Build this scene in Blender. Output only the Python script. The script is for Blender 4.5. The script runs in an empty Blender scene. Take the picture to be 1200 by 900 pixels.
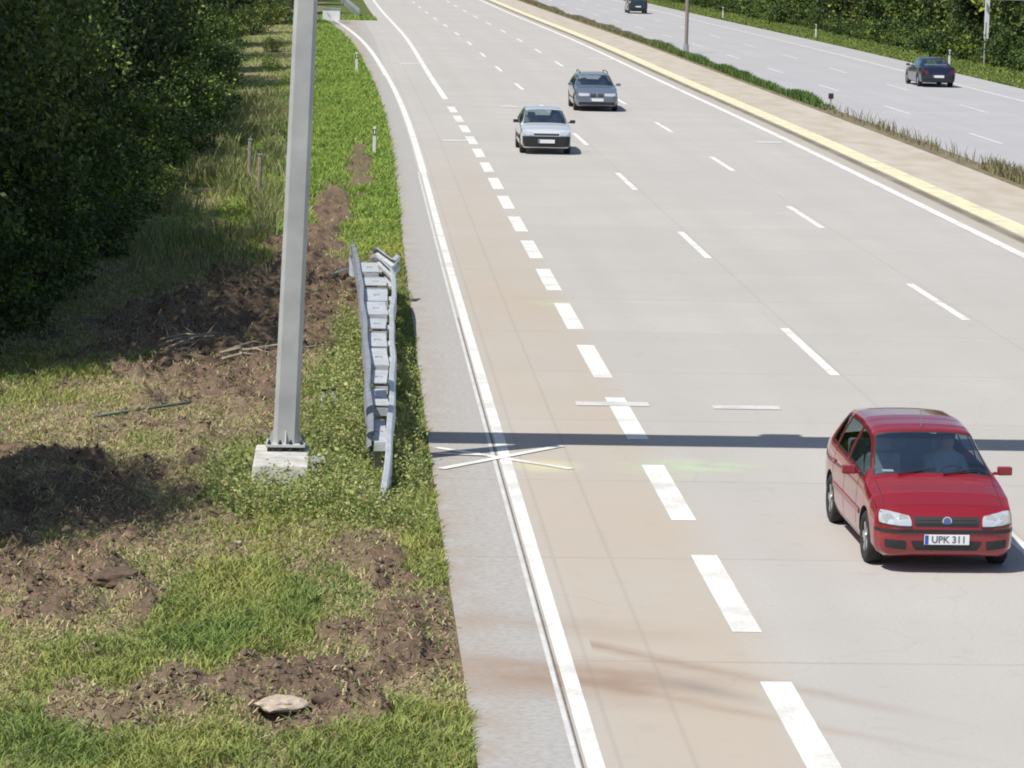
import bpy, bmesh, math, random
import numpy as np
from mathutils import Vector, Matrix
from mathutils.bvhtree import BVHTree
R = math.radians
random.seed(7); rng = np.random.default_rng(11)
scene = bpy.context.scene
COL = scene.collection

# ------------------------------------------------------------------ camera
CAM_H, FPX, PITCH, YAW, ROLL = 6.874, 3679.3, .1428, .05397, .02224
cam = bpy.data.objects.new('camera', bpy.data.cameras.new('camera'))
COL.objects.link(cam); scene.camera = cam
cam.data.sensor_fit = 'HORIZONTAL'; cam.data.sensor_width = 36
cam.data.lens = 36 * FPX / 1200
cam.data.clip_start = .5; cam.data.clip_end = 4000
fw = Vector((math.sin(YAW) * math.cos(PITCH), math.cos(YAW) * math.cos(PITCH), -math.sin(PITCH)))
rt = Vector((math.cos(YAW), -math.sin(YAW), 0)); up = rt.cross(fw)
# the horizon drops to the right
rt2 = rt * math.cos(ROLL) + up * math.sin(ROLL); up2 = rt2.cross(fw)
M = Matrix((rt2, up2, -fw)).transposed().to_4x4(); M.translation = Vector((0, 0, CAM_H))
cam.matrix_world = M

# ------------------------------------------------------------------ light
SUN_EL = R(58); TRAVEL = Vector((.82, .572, 0))      # shadows fall to the right and away
w = bpy.data.worlds.new('World'); scene.world = w; w.use_nodes = True
nt = w.node_tree; nt.nodes.clear()
sky = nt.nodes.new('ShaderNodeTexSky'); sky.sky_type = 'NISHITA'; sky.sun_disc = False
sky.sun_elevation = SUN_EL; sky.sun_rotation = math.atan2(-TRAVEL.x, -TRAVEL.y)
bg = nt.nodes.new('ShaderNodeBackground'); bg.inputs['Strength'].default_value = .098
wo = nt.nodes.new('ShaderNodeOutputWorld')
nt.links.new(sky.outputs[0], bg.inputs[0]); nt.links.new(bg.outputs[0], wo.inputs[0])
sl = bpy.data.lights.new('sun', 'SUN'); sl.energy = 4.6; sl.angle = R(.5); sl.color = (1, .955, .88)
so = bpy.data.objects.new('sun', sl); COL.objects.link(so)
d = Vector((TRAVEL.x * math.cos(SUN_EL), TRAVEL.y * math.cos(SUN_EL), -math.sin(SUN_EL)))
so.rotation_euler = d.to_track_quat('-Z', 'Y').to_euler(); so.location = (-40, -30, 80)
scene.view_settings.view_transform = 'Standard'; scene.view_settings.look = 'None'
scene.view_settings.gamma = 1; scene.view_settings.exposure = .25
scene.render.engine = 'CYCLES'; scene.cycles.filter_width = 1.9

# ------------------------------------------------------------------ helpers
def link(name, me, parent=None, loc=None):
    o = bpy.data.objects.new(name, me); COL.objects.link(o)
    if parent: o.parent = parent
    if loc is not None: o.location = loc
    return o
def tag(o, label=None, cat=None, group=None, kind=None):
    if label: o['label'] = label
    if cat: o['category'] = cat
    if group: o['group'] = group
    if kind: o['kind'] = kind
    return o
def empty(name, loc=(0, 0, 0), rz=0, **k):
    o = bpy.data.objects.new(name, None); COL.objects.link(o)
    o.location = loc; o.rotation_euler = (0, 0, rz); o.empty_display_size = .3
    return tag(o, **k)
def copy_tree(o, parent=None):
    c = o.copy(); COL.objects.link(c)
    if parent: c.parent = parent
    for ch in list(o.children): copy_tree(ch, c)
    return c
class MB:
    """collects boxes, tubes and sheets into one mesh"""
    def __init__(s): s.v = []; s.f = []; s.m = []
    def add(s, vs, fs, mi=0):
        o = len(s.v); s.v += [tuple(v) for v in vs]
        s.f += [tuple(i + o for i in f) for f in fs]; s.m += [mi] * len(fs)
        return s
    def box(s, c, d, mi=0, rz=0, taper=1, rx=0):
        vs = []
        Rm = Matrix.Rotation(rz, 3, 'Z') @ Matrix.Rotation(rx, 3, 'X')
        for z in (-.5, .5):
            t = taper if z > 0 else 1
            for x, y in ((-.5, -.5), (.5, -.5), (.5, .5), (-.5, .5)):
                vs.append(Vector(c) + Rm @ Vector((x * d[0] * t, y * d[1] * t, z * d[2])))
        return s.add(vs, [(3, 2, 1, 0), (4, 5, 6, 7), (0, 1, 5, 4), (1, 2, 6, 5), (2, 3, 7, 6), (3, 0, 4, 7)], mi)
    def tube(s, pts, rad, n=8, mi=0, cap=True):
        pts = [Vector(p) for p in pts]
        if not hasattr(rad, '__len__'): rad = [rad] * len(pts)
        vs = []; 
        for i, p in enumerate(pts):
            a = pts[max(i - 1, 0)]; b = pts[min(i + 1, len(pts) - 1)]; t = (b - a).normalized()
            q = Vector((0, 0, 1)) if abs(t.z) < .9 else Vector((1, 0, 0))
            e1 = t.cross(q).normalized(); e2 = t.cross(e1)
            for k in range(n):
                an = 2 * math.pi * k / n
                vs.append(p + (e1 * math.cos(an) + e2 * math.sin(an)) * rad[i])
        fs = [(i * n + k, i * n + (k + 1) % n, (i + 1) * n + (k + 1) % n, (i + 1) * n + k) for i in range(len(pts) - 1) for k in range(n)]
        if cap: fs += [tuple(range(n))[::-1], tuple(range((len(pts) - 1) * n, len(pts) * n))]
        return s.add(vs, fs, mi)
    def build(s, name, mats, parent=None, smooth=False, bevel=0, loc=None):
        me = bpy.data.meshes.new(name); me.from_pydata(s.v, [], s.f)
        for m in (mats if isinstance(mats, (list, tuple)) else [mats]): me.materials.append(m)
        me.polygons.foreach_set('material_index', s.m)
        if smooth: me.polygons.foreach_set('use_smooth', [True] * len(s.f))
        bm = bmesh.new(); bm.from_mesh(me); bmesh.ops.recalc_face_normals(bm, faces=bm.faces); bm.to_mesh(me); bm.free()
        o = link(name, me, parent, loc)
        if bevel:
            b = o.modifiers.new('b', 'BEVEL'); b.width = bevel; b.segments = 2; b.limit_method = 'ANGLE'; b.angle_limit = R(40)
        return o
def fast_mesh(name, verts, faces, mats, col=None, smooth=False):
    """numpy verts (n,3), faces (m,k) all the same size, col (n,3) optional colour attribute"""
    me = bpy.data.meshes.new(name); n = len(verts); m, k = faces.shape
    me.vertices.add(n); me.vertices.foreach_set('co', verts.astype(np.float32).ravel())
    me.loops.add(m * k); me.loops.foreach_set('vertex_index', faces.astype(np.int32).ravel())
    me.polygons.add(m); me.polygons.foreach_set('loop_start', np.arange(m, dtype=np.int32) * k)
    me.polygons.foreach_set('loop_total', np.full(m, k, np.int32))
    me.polygons.foreach_set('use_smooth', np.full(m, smooth))
    me.update(calc_edges=True)
    if col is not None:
        ca = me.color_attributes.new('Col', 'FLOAT_COLOR', 'POINT')
        c4 = np.ones((n, 4), np.float32); c4[:, :3] = col; ca.data.foreach_set('color', c4.ravel())
    for mm in (mats if isinstance(mats, (list, tuple)) else [mats]): me.materials.append(mm)
    return me

# value noise
_T = np.random.default_rng(5).random((256, 256))
def vnoise(x, y):
    xi = np.floor(x).astype(int); yi = np.floor(y).astype(int); fx = x - xi; fy = y - yi
    fx = fx * fx * (3 - 2 * fx); fy = fy * fy * (3 - 2 * fy)
    g = lambda a, b: _T[a % 256, b % 256]
    return (g(xi, yi) * (1 - fx) + g(xi + 1, yi) * fx) * (1 - fy) + (g(xi, yi + 1) * (1 - fx) + g(xi + 1, yi + 1) * fx) * fy
def fbm(x, y, o=4):
    r = 0; a = .5; t = 0
    for k in range(o):
        r = r + a * vnoise(x + 17.3 * k, y - 9.1 * k); t += a; x = x * 2.03; y = y * 2.03; a *= .5
    return r / t

# ------------------------------------------------------------------ materials
def mat(name, col, rough=.6, metal=0, spec=None, coat=0, noise=0, nscale=8, bump=0, bscale=40):
    m = bpy.data.materials.new(name); m.use_nodes = True; n = m.node_tree; b = n.nodes['Principled BSDF']
    b.inputs['Roughness'].default_value = rough; b.inputs['Metallic'].default_value = metal
    if spec is not None: b.inputs['Specular IOR Level'].default_value = spec
    if coat: b.inputs['Coat Weight'].default_value = coat; b.inputs['Coat Roughness'].default_value = .04
    b.inputs['Base Color'].default_value = (*col, 1)
    if noise:
        tc = n.nodes.new('ShaderNodeTexCoord'); nz = n.nodes.new('ShaderNodeTexNoise'); nz.inputs['Scale'].default_value = nscale
        nz.inputs['Detail'].default_value = 6
        rp = n.nodes.new('ShaderNodeValToRGB')
        rp.color_ramp.elements[0].color = (*[c * (1 - noise) for c in col], 1); rp.color_ramp.elements[0].position = .3
        rp.color_ramp.elements[1].color = (*[min(1, c * (1 + noise)) for c in col], 1); rp.color_ramp.elements[1].position = .7
        n.links.new(tc.outputs['Object'], nz.inputs['Vector']); n.links.new(nz.outputs[0], rp.inputs[0]); n.links.new(rp.outputs[0], b.inputs['Base Color'])
    if bump:
        tc = n.nodes.new('ShaderNodeTexCoord'); nz = n.nodes.new('ShaderNodeTexNoise'); nz.inputs['Scale'].default_value = bscale
        bp = n.nodes.new('ShaderNodeBump'); bp.inputs['Strength'].default_value = bump; bp.inputs['Distance'].default_value = .02
        n.links.new(tc.outputs['Object'], nz.inputs['Vector']); n.links.new(nz.outputs[0], bp.inputs['Height']); n.links.new(bp.outputs[0], b.inputs['Normal'])
    return m
def attr_mat(name, rough=.8, trans=0, obj_var=0, spec=.3, tint=(1, 1, 1)):
    m = bpy.data.materials.new(name); m.use_nodes = True; n = m.node_tree; b = n.nodes['Principled BSDF']
    b.inputs['Roughness'].default_value = rough; b.inputs['Specular IOR Level'].default_value = spec
    a = n.nodes.new('ShaderNodeAttribute'); a.attribute_name = 'Col'
    hs = n.nodes.new('ShaderNodeHueSaturation'); n.links.new(a.outputs['Color'], hs.inputs['Color'])
    if obj_var:
        oi = n.nodes.new('ShaderNodeObjectInfo'); mr = n.nodes.new('ShaderNodeMapRange')
        mr.inputs['To Min'].default_value = 1 - obj_var; mr.inputs['To Max'].default_value = 1 + obj_var
        n.links.new(oi.outputs['Random'], mr.inputs['Value']); n.links.new(mr.outputs[0], hs.inputs['Value'])
    n.links.new(hs.outputs[0], b.inputs['Base Color'])
    if trans:
        tr = n.nodes.new('ShaderNodeBsdfTranslucent'); mx = n.nodes.new('ShaderNodeMixShader'); mx.inputs[0].default_value = trans
        n.links.new(hs.outputs[0], tr.inputs['Color']); o = n.nodes['Material Output']
        n.links.new(b.outputs[0], mx.inputs[1]); n.links.new(tr.outputs[0], mx.inputs[2]); n.links.new(mx.outputs[0], o.inputs['Surface'])
    return m

def N(n, t, **k):
    x = n.nodes.new(t)
    for a, v in k.items(): setattr(x, a, v)
    return x
def math_(n, op, a, b=None, clamp=False):
    x = n.nodes.new('ShaderNodeMath'); x.operation = op; x.use_clamp = clamp
    for i, v in enumerate((a, b)):
        if v is None: continue
        if isinstance(v, (int, float)): x.inputs[i].default_value = v
        else: n.links.new(v, x.inputs[i])
    return x.outputs[0]
def band(n, val, c, wd, soft):
    """1 where |val-c|<wd/2, soft edges"""
    dd = math_(n, 'ABSOLUTE', math_(n, 'SUBTRACT', val, c))
    mr = n.nodes.new('ShaderNodeMapRange'); mr.inputs['From Min'].default_value = wd / 2 + soft; mr.inputs['From Max'].default_value = max(wd / 2 - soft, 0)
    n.links.new(dd, mr.inputs['Value']); return mr.outputs[0]
def mixc(n, fac, a, b):
    x = n.nodes.new('ShaderNodeMix'); x.data_type = 'RGBA'
    for i, v in ((0, fac), (6, a), (7, b)):
        if isinstance(v, tuple): x.inputs[i].default_value = (*v, 1)
        elif isinstance(v, (int, float)): x.inputs[i].default_value = v
        else: n.links.new(v, x.inputs[i])
    return x.outputs[2]
def noise(n, vec, scale, detail=5, sx=1, sy=1):
    mp = n.nodes.new('ShaderNodeMapping'); mp.inputs['Scale'].default_value = (sx, sy, 1)
    nz = n.nodes.new('ShaderNodeTexNoise'); nz.inputs['Scale'].default_value = scale; nz.inputs['Detail'].default_value = detail
    n.links.new(vec, mp.inputs[0]); n.links.new(mp.outputs[0], nz.inputs['Vector']); return nz.outputs[0]
def rng_(n, v, a, b, c=0, d_=1):
    mr = n.nodes.new('ShaderNodeMapRange')
    for k, x in zip(('From Min', 'From Max', 'To Min', 'To Max'), (a, b, c, d_)): mr.inputs[k].default_value = x
    n.links.new(v, mr.inputs['Value']); return mr.outputs[0]

def concrete(name, base, carriage):
    m = bpy.data.materials.new(name); m.use_nodes = True; n = m.node_tree; b = n.nodes['Principled BSDF']
    b.inputs['Roughness'].default_value = .85; b.inputs['Specular IOR Level'].default_value = .25
    uv = N(n, 'ShaderNodeUVMap').outputs[0]
    sp = N(n, 'ShaderNodeSeparateXYZ'); n.links.new(uv, sp.inputs[0]); U, S = sp.outputs[0], sp.outputs[1]
    c = mixc(n, rng_(n, noise(n, uv, .35, 6), .3, .7), tuple(x * .93 for x in base), tuple(x * 1.05 for x in base))
    # long wheel-worn streaks along the driving direction
    c = mixc(n, rng_(n, noise(n, uv, 1.1, 4, 1, .03), .35, .75, 0, .35), c, tuple(x * .84 for x in base))
    c = mixc(n, rng_(n, noise(n, uv, 22, 5), .35, .7, 0, .5), c, tuple(x * .78 for x in base))
    fl_ = N(n, 'ShaderNodeCombineXYZ'); n.links.new(math_(n, 'FLOOR', math_(n, 'DIVIDE', math_(n, 'SUBTRACT', U, .2), 3.75)), fl_.inputs[0]); n.links.new(math_(n, 'FLOOR', math_(n, 'DIVIDE', math_(n, 'ADD', S, .75 if carriage else 2), 5.0)), fl_.inputs[1])
    wn = N(n, 'ShaderNodeTexWhiteNoise'); n.links.new(fl_.outputs[0], wn.inputs['Vector'])
    c = mixc(n, rng_(n, wn.outputs['Value'], 0, 1, 0, .5), c, tuple(x * .86 for x in base))
    tr_ = math_(n, 'ABSOLUTE', math_(n, 'SUBTRACT', math_(n, 'PINGPONG', math_(n, 'SUBTRACT', U, 4.07 if carriage else 22.6), 1.88), .95))
    c = mixc(n, math_(n, 'MULTIPLY', math_(n, 'MULTIPLY', rng_(n, tr_, .5, .1), math_(n, 'GREATER_THAN', U, 4.2)), rng_(n, noise(n, uv, .6, 5, 1, .12), .3, .7, .1, .42)), c, tuple(x * .84 for x in base))
    c = mixc(n, rng_(n, noise(n, uv, 3.2, 7), .60, .72, 0, .35), c, tuple(x * .72 for x in base))
    if carriage:
        # soil-stained outer lane: brownish between the edge line and the broken line
        stain = math_(n, 'MULTIPLY', band(n, U, 3.15, 1.9, .35), rng_(n, noise(n, uv, .5, 5, 1, .3), .2, .65, .35, 1))
        stain = math_(n, 'MULTIPLY', stain, rng_(n, S, 120, 60))
        c = mixc(n, math_(n, 'MULTIPLY', stain, .6), c, (.40, .325, .235))
        # asphalt-grey hard shoulder strip left of the line
        sh = math_(n, 'LESS_THAN', U, 2.0)
        c = mixc(n, math_(n, 'MULTIPLY', sh, .75), c, (.36, .35, .335))
        c = mixc(n, math_(n, 'MULTIPLY', sh, rng_(n, noise(n, uv, 14, 6), .4, .65, 0, .4)), c, (.215, .21, .2))
        # muddy tyre sweeps coming off the verge
        for (a0, s0, k, wd, st) in ((1.1, 31.1, -.30, .6, .32), (1.1, 28.7, -.22, 1.1, .72), (1.1, 29.3, -.35, .3, .4), (2.6, 29.8, -.97, .30, .62), (2.2, 28.5, -.85, .22, .45)):
            ln = math_(n, 'ADD', S, math_(n, 'MULTIPLY', math_(n, 'SUBTRACT', U, a0), -k))
            f = band(n, ln, s0, wd, wd * .55)
            f = math_(n, 'MULTIPLY', f, rng_(n, noise(n, uv, 1.4, 6, 1, 1.2), .25, .6, .25, 1))
            f = math_(n, 'MULTIPLY', f, rng_(n, U, 5.9 if k < -.5 else 3.9, 2.9 if k < -.5 else 2.6, 0, 1))
            f = math_(n, 'MULTIPLY', f, math_(n, 'GREATER_THAN', U, a0 - .15))
            c = mixc(n, math_(n, 'MULTIPLY', f, min(.95, st * 1.35)), c, (.27, .195, .145))
        # dark rubber marks
        rub = math_(n, 'MULTIPLY', band(n, math_(n, 'ADD', S, math_(n, 'MULTIPLY', U, .9)), 31.2, .25, .2), band(n, U, 3.35, .7, .3))
        c = mixc(n, math_(n, 'MULTIPLY', rub, .4), c, (.13, .12, .12))
        # soil drifting over the outer edge of the shoulder
        ed = math_(n, 'MULTIPLY', rng_(n, U, 1.75, 1.15), rng_(n, noise(n, uv, 2.2, 6, 1, .6), .35, .6))
        c = mixc(n, math_(n, 'MULTIPLY', ed, .6), c, (.30, .23, .17))
        # drain joint beside the yellow line + warm old concrete near the median
        med = rng_(n, U, 16.62, 16.68)
        c = mixc(n, math_(n, 'MULTIPLY', med, .7), c, (.46, .41, .335))
        c = mixc(n, math_(n, 'MULTIPLY', med, rng_(n, noise(n, uv, 1.1, 8, 1, .35), .4, .68, 0, .6)), c, (.34, .28, .20))
        ch = math_(n, 'MULTIPLY', band(n, U, 15.82, .30, .06), rng_(n, noise(n, uv, 1.2, 5, 1, .25), .3, .55, .6, 1))
        c = mixc(n, math_(n, 'MULTIPLY', band(n, U, 15.65, .8, .2), .5), c, (.36, .31, .24))
        c = mixc(n, math_(n, 'MULTIPLY', ch, .9), c, (.14, .12, .085))
        for (gu, gs, gr) in ((4.3, 40.3, 1.0), (4.9, 40.5, .8), (3.9, 58.5, .7)):   # marker-spray mist
            dd = math_(n, 'SQRT', math_(n, 'ADD', math_(n, 'POWER', math_(n, 'SUBTRACT', U, gu), 2), math_(n, 'MULTIPLY', math_(n, 'POWER', math_(n, 'SUBTRACT', S, gs), 2), 1.2)))
            f = math_(n, 'MULTIPLY', rng_(n, dd, gr, 0), rng_(n, noise(n, uv, 3, 4), .35, .6))
            c = mixc(n, math_(n, 'MULTIPLY', f, .35), c, (.40, .62, .28))
        dd = math_(n, 'SQRT', math_(n, 'ADD', math_(n, 'POWER', math_(n, 'SUBTRACT', U, 2.65), 2), math_(n, 'MULTIPLY', math_(n, 'POWER', math_(n, 'SUBTRACT', S, 40.3), 2), .8)))
        c = mixc(n, math_(n, 'MULTIPLY', rng_(n, dd, .55, 0), .5), c, (.66, .66, .30))
    # slab joints
    jt = band(n, math_(n, 'PINGPONG', math_(n, 'ADD', S, .75 if carriage else 2), 2.5), 0, .035, .03)
    jt = math_(n, 'MULTIPLY', jt, rng_(n, noise(n, uv, .7, 3), .3, .6, .15, .8))
    jl = None
    for u0 in ((2.36, 3.0, 7.95, 11.6, 14.9) if carriage else (22.4, 26.0, 29.6)):
        x = band(n, U, u0, .03, .02); jl = x if jl is None else math_(n, 'MAXIMUM', jl, x)
    j = math_(n, 'MAXIMUM', jt, math_(n, 'MULTIPLY', jl, .45))
    c = mixc(n, math_(n, 'MULTIPLY', j, .42), c, (.17, .155, .14))
    # hairline cracks
    vo = N(n, 'ShaderNodeTexVoronoi', feature='DISTANCE_TO_EDGE'); vo.inputs['Scale'].default_value = .12
    wv = N(n, 'ShaderNodeVectorMath', operation='ADD'); n.links.new(uv, wv.inputs[0])
    nz = N(n, 'ShaderNodeTexNoise'); nz.inputs['Scale'].default_value = .8; n.links.new(uv, nz.inputs['Vector'])
    n.links.new(nz.outputs['Color'], wv.inputs[1]); n.links.new(wv.outputs[0], vo.inputs['Vector'])
    cr = rng_(n, vo.outputs['Distance'], .0022, .0008)
    c = mixc(n, math_(n, 'MULTIPLY', cr, .09), c, (.2, .18, .16))
    n.links.new(c, b.inputs['Base Color'])
    bp = N(n, 'ShaderNodeBump'); bp.inputs['Strength'].default_value = .25; bp.inputs['Distance'].default_value = .01
    n.links.new(noise(n, uv, 60, 3), bp.inputs['Height']); n.links.new(bp.outputs[0], b.inputs['Normal'])
    return m
def paint(name, col, wear=.4):
    m = bpy.data.materials.new(name); m.use_nodes = True; n = m.node_tree; b = n.nodes['Principled BSDF']
    b.inputs['Roughness'].default_value = .6
    tc = N(n, 'ShaderNodeTexCoord').outputs['Object']
    c = mixc(n, rng_(n, noise(n, tc, 2.2, 6), .35, .7, 0, wear), col, tuple(x * .72 for x in col))
    c = mixc(n, rng_(n, noise(n, tc, 22, 4), .48, .70, 0, wear), c, (.42, .39, .35)); c = mixc(n, rng_(n, noise(n, tc, 1.1, 6), .52, .68, 0, wear * .9), c, (.46, .43, .39))
    n.links.new(c, b.inputs['Base Color']); return m
M_road = concrete('road_concrete', (.435, .415, .388), True)
M_opp = concrete('opposite_concrete', (.40, .395, .40), False)
M_white = paint('white_line_paint', (.74, .735, .70), .55)
M_yel = paint('yellow_line_paint', (.78, .71, .44), .75)
M_faded = paint('faded_line_paint', (.60, .595, .58), .6)
M_spray = paint('spray_paint', (.76, .75, .70), .5)
M_galv = mat('galvanised_steel', (.46, .48, .49), .45, .55, noise=.12, nscale=5, bump=.05)
M_pole = mat('pole_steel', (.45, .46, .452), .55, .15, noise=.16, nscale=2.2, bump=.08, bscale=15)
M_rail = mat('rail_steel', (.55, .57, .59), .5, .35, noise=.15, nscale=6)
M_rail_dark = mat('dark_rail_steel', (.24, .26, .29), .6, .3, noise=.2, nscale=6)  # darker blue-grey steel tone, used on the left beam
M_conc = mat('plinth_concrete', (.46, .45, .42), .9, noise=.22, nscale=6, bump=.3)
M_bolt = mat('dark_bolts', (.05, .05, .05), .6, .5)
M_bark = mat('bark', (.09, .075, .055), .95, noise=.3, nscale=10, bump=.6, bscale=20)
M_deadwood = mat('bare_wood', (.28, .24, .19), .9, noise=.3, nscale=12)
M_stone = mat('pale_slab', (.40, .33, .26), .9, noise=.3, nscale=9, bump=.6, bscale=18)
M_soil_l = mat('soil_lump', (.10, .068, .048), 1, noise=.35, nscale=9, bump=1, bscale=22)
M_postw = mat('white_plastic', (.72, .74, .72), .5, noise=.08)
M_black = mat('black_plastic', (.018, .018, .02), .5)
M_leaf = attr_mat('leaves', .6, .22, .22)
M_grass = attr_mat('grass_blades', .7, .25)
M_ground = None

# ------------------------------------------------------------------ road alignment
NK = np.array([-60, 20, 70, 110, 150, 200, 260, 340., 520.])
CK = np.array([0, 0, 0, .0364, -.1761, -.3825, -1.182, -1.9928, -3.9])
def nat(xk, yk, x):
    n = len(xk); h = np.diff(xk); A = np.zeros((n, n)); b = np.zeros(n); A[0, 0] = A[-1, -1] = 1
    for i in range(1, n - 1):
        A[i, i - 1] = h[i - 1]; A[i, i] = 2 * (h[i - 1] + h[i]); A[i, i + 1] = h[i]
        b[i] = 6 * ((yk[i + 1] - yk[i]) / h[i] - (yk[i] - yk[i - 1]) / h[i - 1])
    Mm = np.linalg.solve(A, b); i = np.clip(np.searchsorted(xk, x) - 1, 0, n - 2); t = x - xk[i]; H = h[i]
    return yk[i] + t * ((yk[i + 1] - yk[i]) / H - H * (2 * Mm[i] + Mm[i + 1]) / 6) + Mm[i] * t * t / 2 + (Mm[i + 1] - Mm[i]) * t ** 3 / (6 * H)
def P(u, s):
    s = np.asarray(s, float); u = np.asarray(u, float)
    c = nat(NK, CK, s); th = -(nat(NK, CK, s + .5) - nat(NK, CK, s - .5))
    return c + u * np.cos(th), s - u * np.sin(th) * -1 * -1
def at(u, s, z=0):
    x, y = P(u, s); return Vector((float(x), float(y), z))
def heading(s): return float(math.atan(-(nat(NK, CK, np.array(s + .5)) - nat(NK, CK, np.array(s - .5)))))
def flare(s): return -1.6306 * np.clip(np.asarray(s, float) - 120, 0, 120) ** 2 / 1e4   # the outer lane widens far away
def edge(s):
    s = np.asarray(s, float)
    e = 1.16 + .0035 * np.clip(s - 40, 0, 60) + flare(s)
    return np.where(s > 241, 3.05, e)
def strip(name, mat_, u0, u1, s_arr, z, nu=1, uvs=True):
    us0 = u0(s_arr) if callable(u0) else np.full(len(s_arr), float(u0)); us1 = u1(s_arr) if callable(u1) else np.full(len(s_arr), float(u1))
    t = np.linspace(0, 1, nu + 1); U = us0[:, None] * (1 - t) + us1[:, None] * t; S = np.repeat(s_arr[:, None], nu + 1, 1)
    X, Y = P(U.ravel(), S.ravel()); V = np.stack([X, Y, np.full(X.shape, z)], 1)
    a = (np.arange(len(s_arr) - 1)[:, None] * (nu + 1) + np.arange(nu)[None]).ravel()
    F = np.stack([a, a + 1, a + nu + 2, a + nu + 1], 1)
    me = fast_mesh(name, V, F, mat_)
    uvl = me.uv_layers.new(name='UVMap'); idx = F.ravel(); uv = np.stack([U.ravel()[idx], S.ravel()[idx]], 1)
    uvl.data.foreach_set('uv', uv.astype(np.float32).ravel())
    return link(name, me)
S_far = np.unique(np.concatenate([np.arange(8, 240.9, 3), [240.99, 241.01], np.arange(244, 480, 4)]))
tag(strip('motorway', M_road, edge, 19.08, S_far, 0.0, 6), 'pale concrete motorway carriageway with dusty outer strip', kind='structure')
tag(strip('opposite_carriageway', M_opp, 19.85, 32.4, S_far, 0.0, 4), 'pale concrete opposite carriageway', kind='structure')

# ------------------------------------------------------------------ markings
def marks(name, mat_, items, label, z=.004):
    mb = MB()
    for (u0, u1, s0, s1) in items:
        n = max(1, int((s1 - s0) / 3)); ss = np.linspace(s0, s1, n + 1)
        a = [P(u0 if not callable(u0) else u0(q), q) for q in ss]; b = [P(u1 if not callable(u1) else u1(q), q) for q in ss]
        vs = [(float(x), float(y), z) for x, y in a] + [(float(x), float(y), z) for x, y in b]
        mb.add(vs, [(i, i + n + 1, i + n + 2, i + 1) for i in range(n)])
    return tag(mb.build(name, mat_), label, kind='structure')
fl = lambda u: (lambda s: u + float(flare(s)))
marks('edge_line', M_white, [(fl(2.075), fl(2.225), 8, 90), (fl(2.05), fl(2.25), 90, 150), (fl(2.0), fl(2.24), 150, 240.5)], 'solid white edge line of the outer lane')
marks('thin_edge_line', M_faded, [(1.975, 2.02, 8, 90)], 'thin worn white line left of the edge line')
marks('drain_joint', mat('joint_filler', (.13, .12, .11), .9, noise=.4, nscale=6), [(2.03, 2.048, 8, 56)], 'thin dark joint along the edge line')
aS = 26.513; it = []
for k in range(0, 24):
    c = aS + 6 * k
    if c < 128: it.append((4.07 - .148, 4.07 + .148, c - 1.95, c + 1.95))
it.append((4.07 - .12, 4.07 + .12, 130, 420))
marks('broken_wide_line', M_white, it, 'broken wide white line turning solid far away')
marks('lane_line', M_white, [(7.83 - .08, 7.83 + .08, 34.2 + 18 * k - 3, 34.2 + 18 * k + 3) for k in range(-1, 17)], 'thin broken white lane line')
marks('second_lane_line', M_white, [(11.425 - .08, 11.425 + .08, 59.8 + 18 * k - 3, 59.8 + 18 * k + 3) for k in range(-1, 16)], 'second thin broken white lane line')
marks('inner_edge_line', M_white, [(14.95, 15.2, 20, 420)], 'solid white inner edge line')
marks('yellow_line', M_yel, [(16.02, 16.66, 20, 420)], 'broad pale yellow line along the central reserve')
marks('opposite_lane_line', M_faded, [(22.6 - .08, 22.6 + .08, 110.7 + 18 * k - 3, 110.7 + 18 * k + 3) for k in range(-2, 14)] +
      [(26.2 - .08, 26.2 + .08, 130.6 + 18 * k - 3, 130.6 + 18 * k + 3) for k in range(-3, 13)] + [(29.75, 29.98, 60, 420)], 'faded white lane lines on the opposite carriageway')
tk = [(3.44, 4.52, 45.6, 46.0), (5.45, 6.45, 45.45, 45.8), (3.1, 3.95, 103.8, 104.6), (13.86, 14.7, 105.9, 106.7), (13.5, 14.9, 174.5, 175.6), (2.9, 4.0, 163.3, 164.4), (6.1, 6.8, 125, 125.8)]
marks('cross_tick_marks', M_faded, tk, 'short white cross ticks on the carriageway', .008)
def cross():
    mb = MB()
    for (u0, s0, u1, s1, wd) in ((1.25, 41.61, 2.96, 40.05, .13), (1.26, 39.92, 2.96, 41.89, .13), (1.24, 41.1, 1.9, 41.0, .08)):
        a = Vector((u0, s0)); b = Vector((u1, s1)); dd = (b - a).normalized(); nn = Vector((-dd.y, dd.x)) * wd / 2
        z = .009 + .003 * len(mb.f)
        mb.add([(*(q), z) for q in (a + nn, b + nn, b - nn, a - nn)], [(0, 1, 2, 3)])
    return tag(mb.build('sprayed_cross', M_spray), 'white sprayed X across the edge line', kind='structure')
cross()

# ------------------------------------------------------------------ verge: masks in world metres
DIRT = [(-2.2, 48.3, 1.15, 4.4, 1.1), (-1.3, 57, 1.35, 7.5, 1.1), (-2.9, 54, 1.3, 3.5, .9), (-.9, 66, .7, 6, 1.), (-.35, 77, .4, 7, 1.), (.35, 92, .35, 9, .75), (-3.1, 32.6, .95, 2.6, 1.), (.62, 30.6, .6, 2.6, 1.),
        (-.3, 27.9, .75, 1.3, 1.), (-1.6, 27.2, .5, .9, .8), (-1.7, 43.5, .9, 3.5, .45), (.3, 34.3, .35, 1.2, .7), (-3.0, 37.5, 1.2, 2.4, .6), (-1.4, 35, .35, 3, .3), (-3.6, 42.5, .7, 2.5, .45), (-2.3, 27.0, .3, .8, .7), (-3.9, 38, 2, 3.5, .5)]
DIRT += [(-3.5, 37.6, 1.7, 2.6, .95), (-4.2, 40.0, 1.0, 2.0, .8), (-1.5, 44.5, .7, 2.5, .55)]
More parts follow.
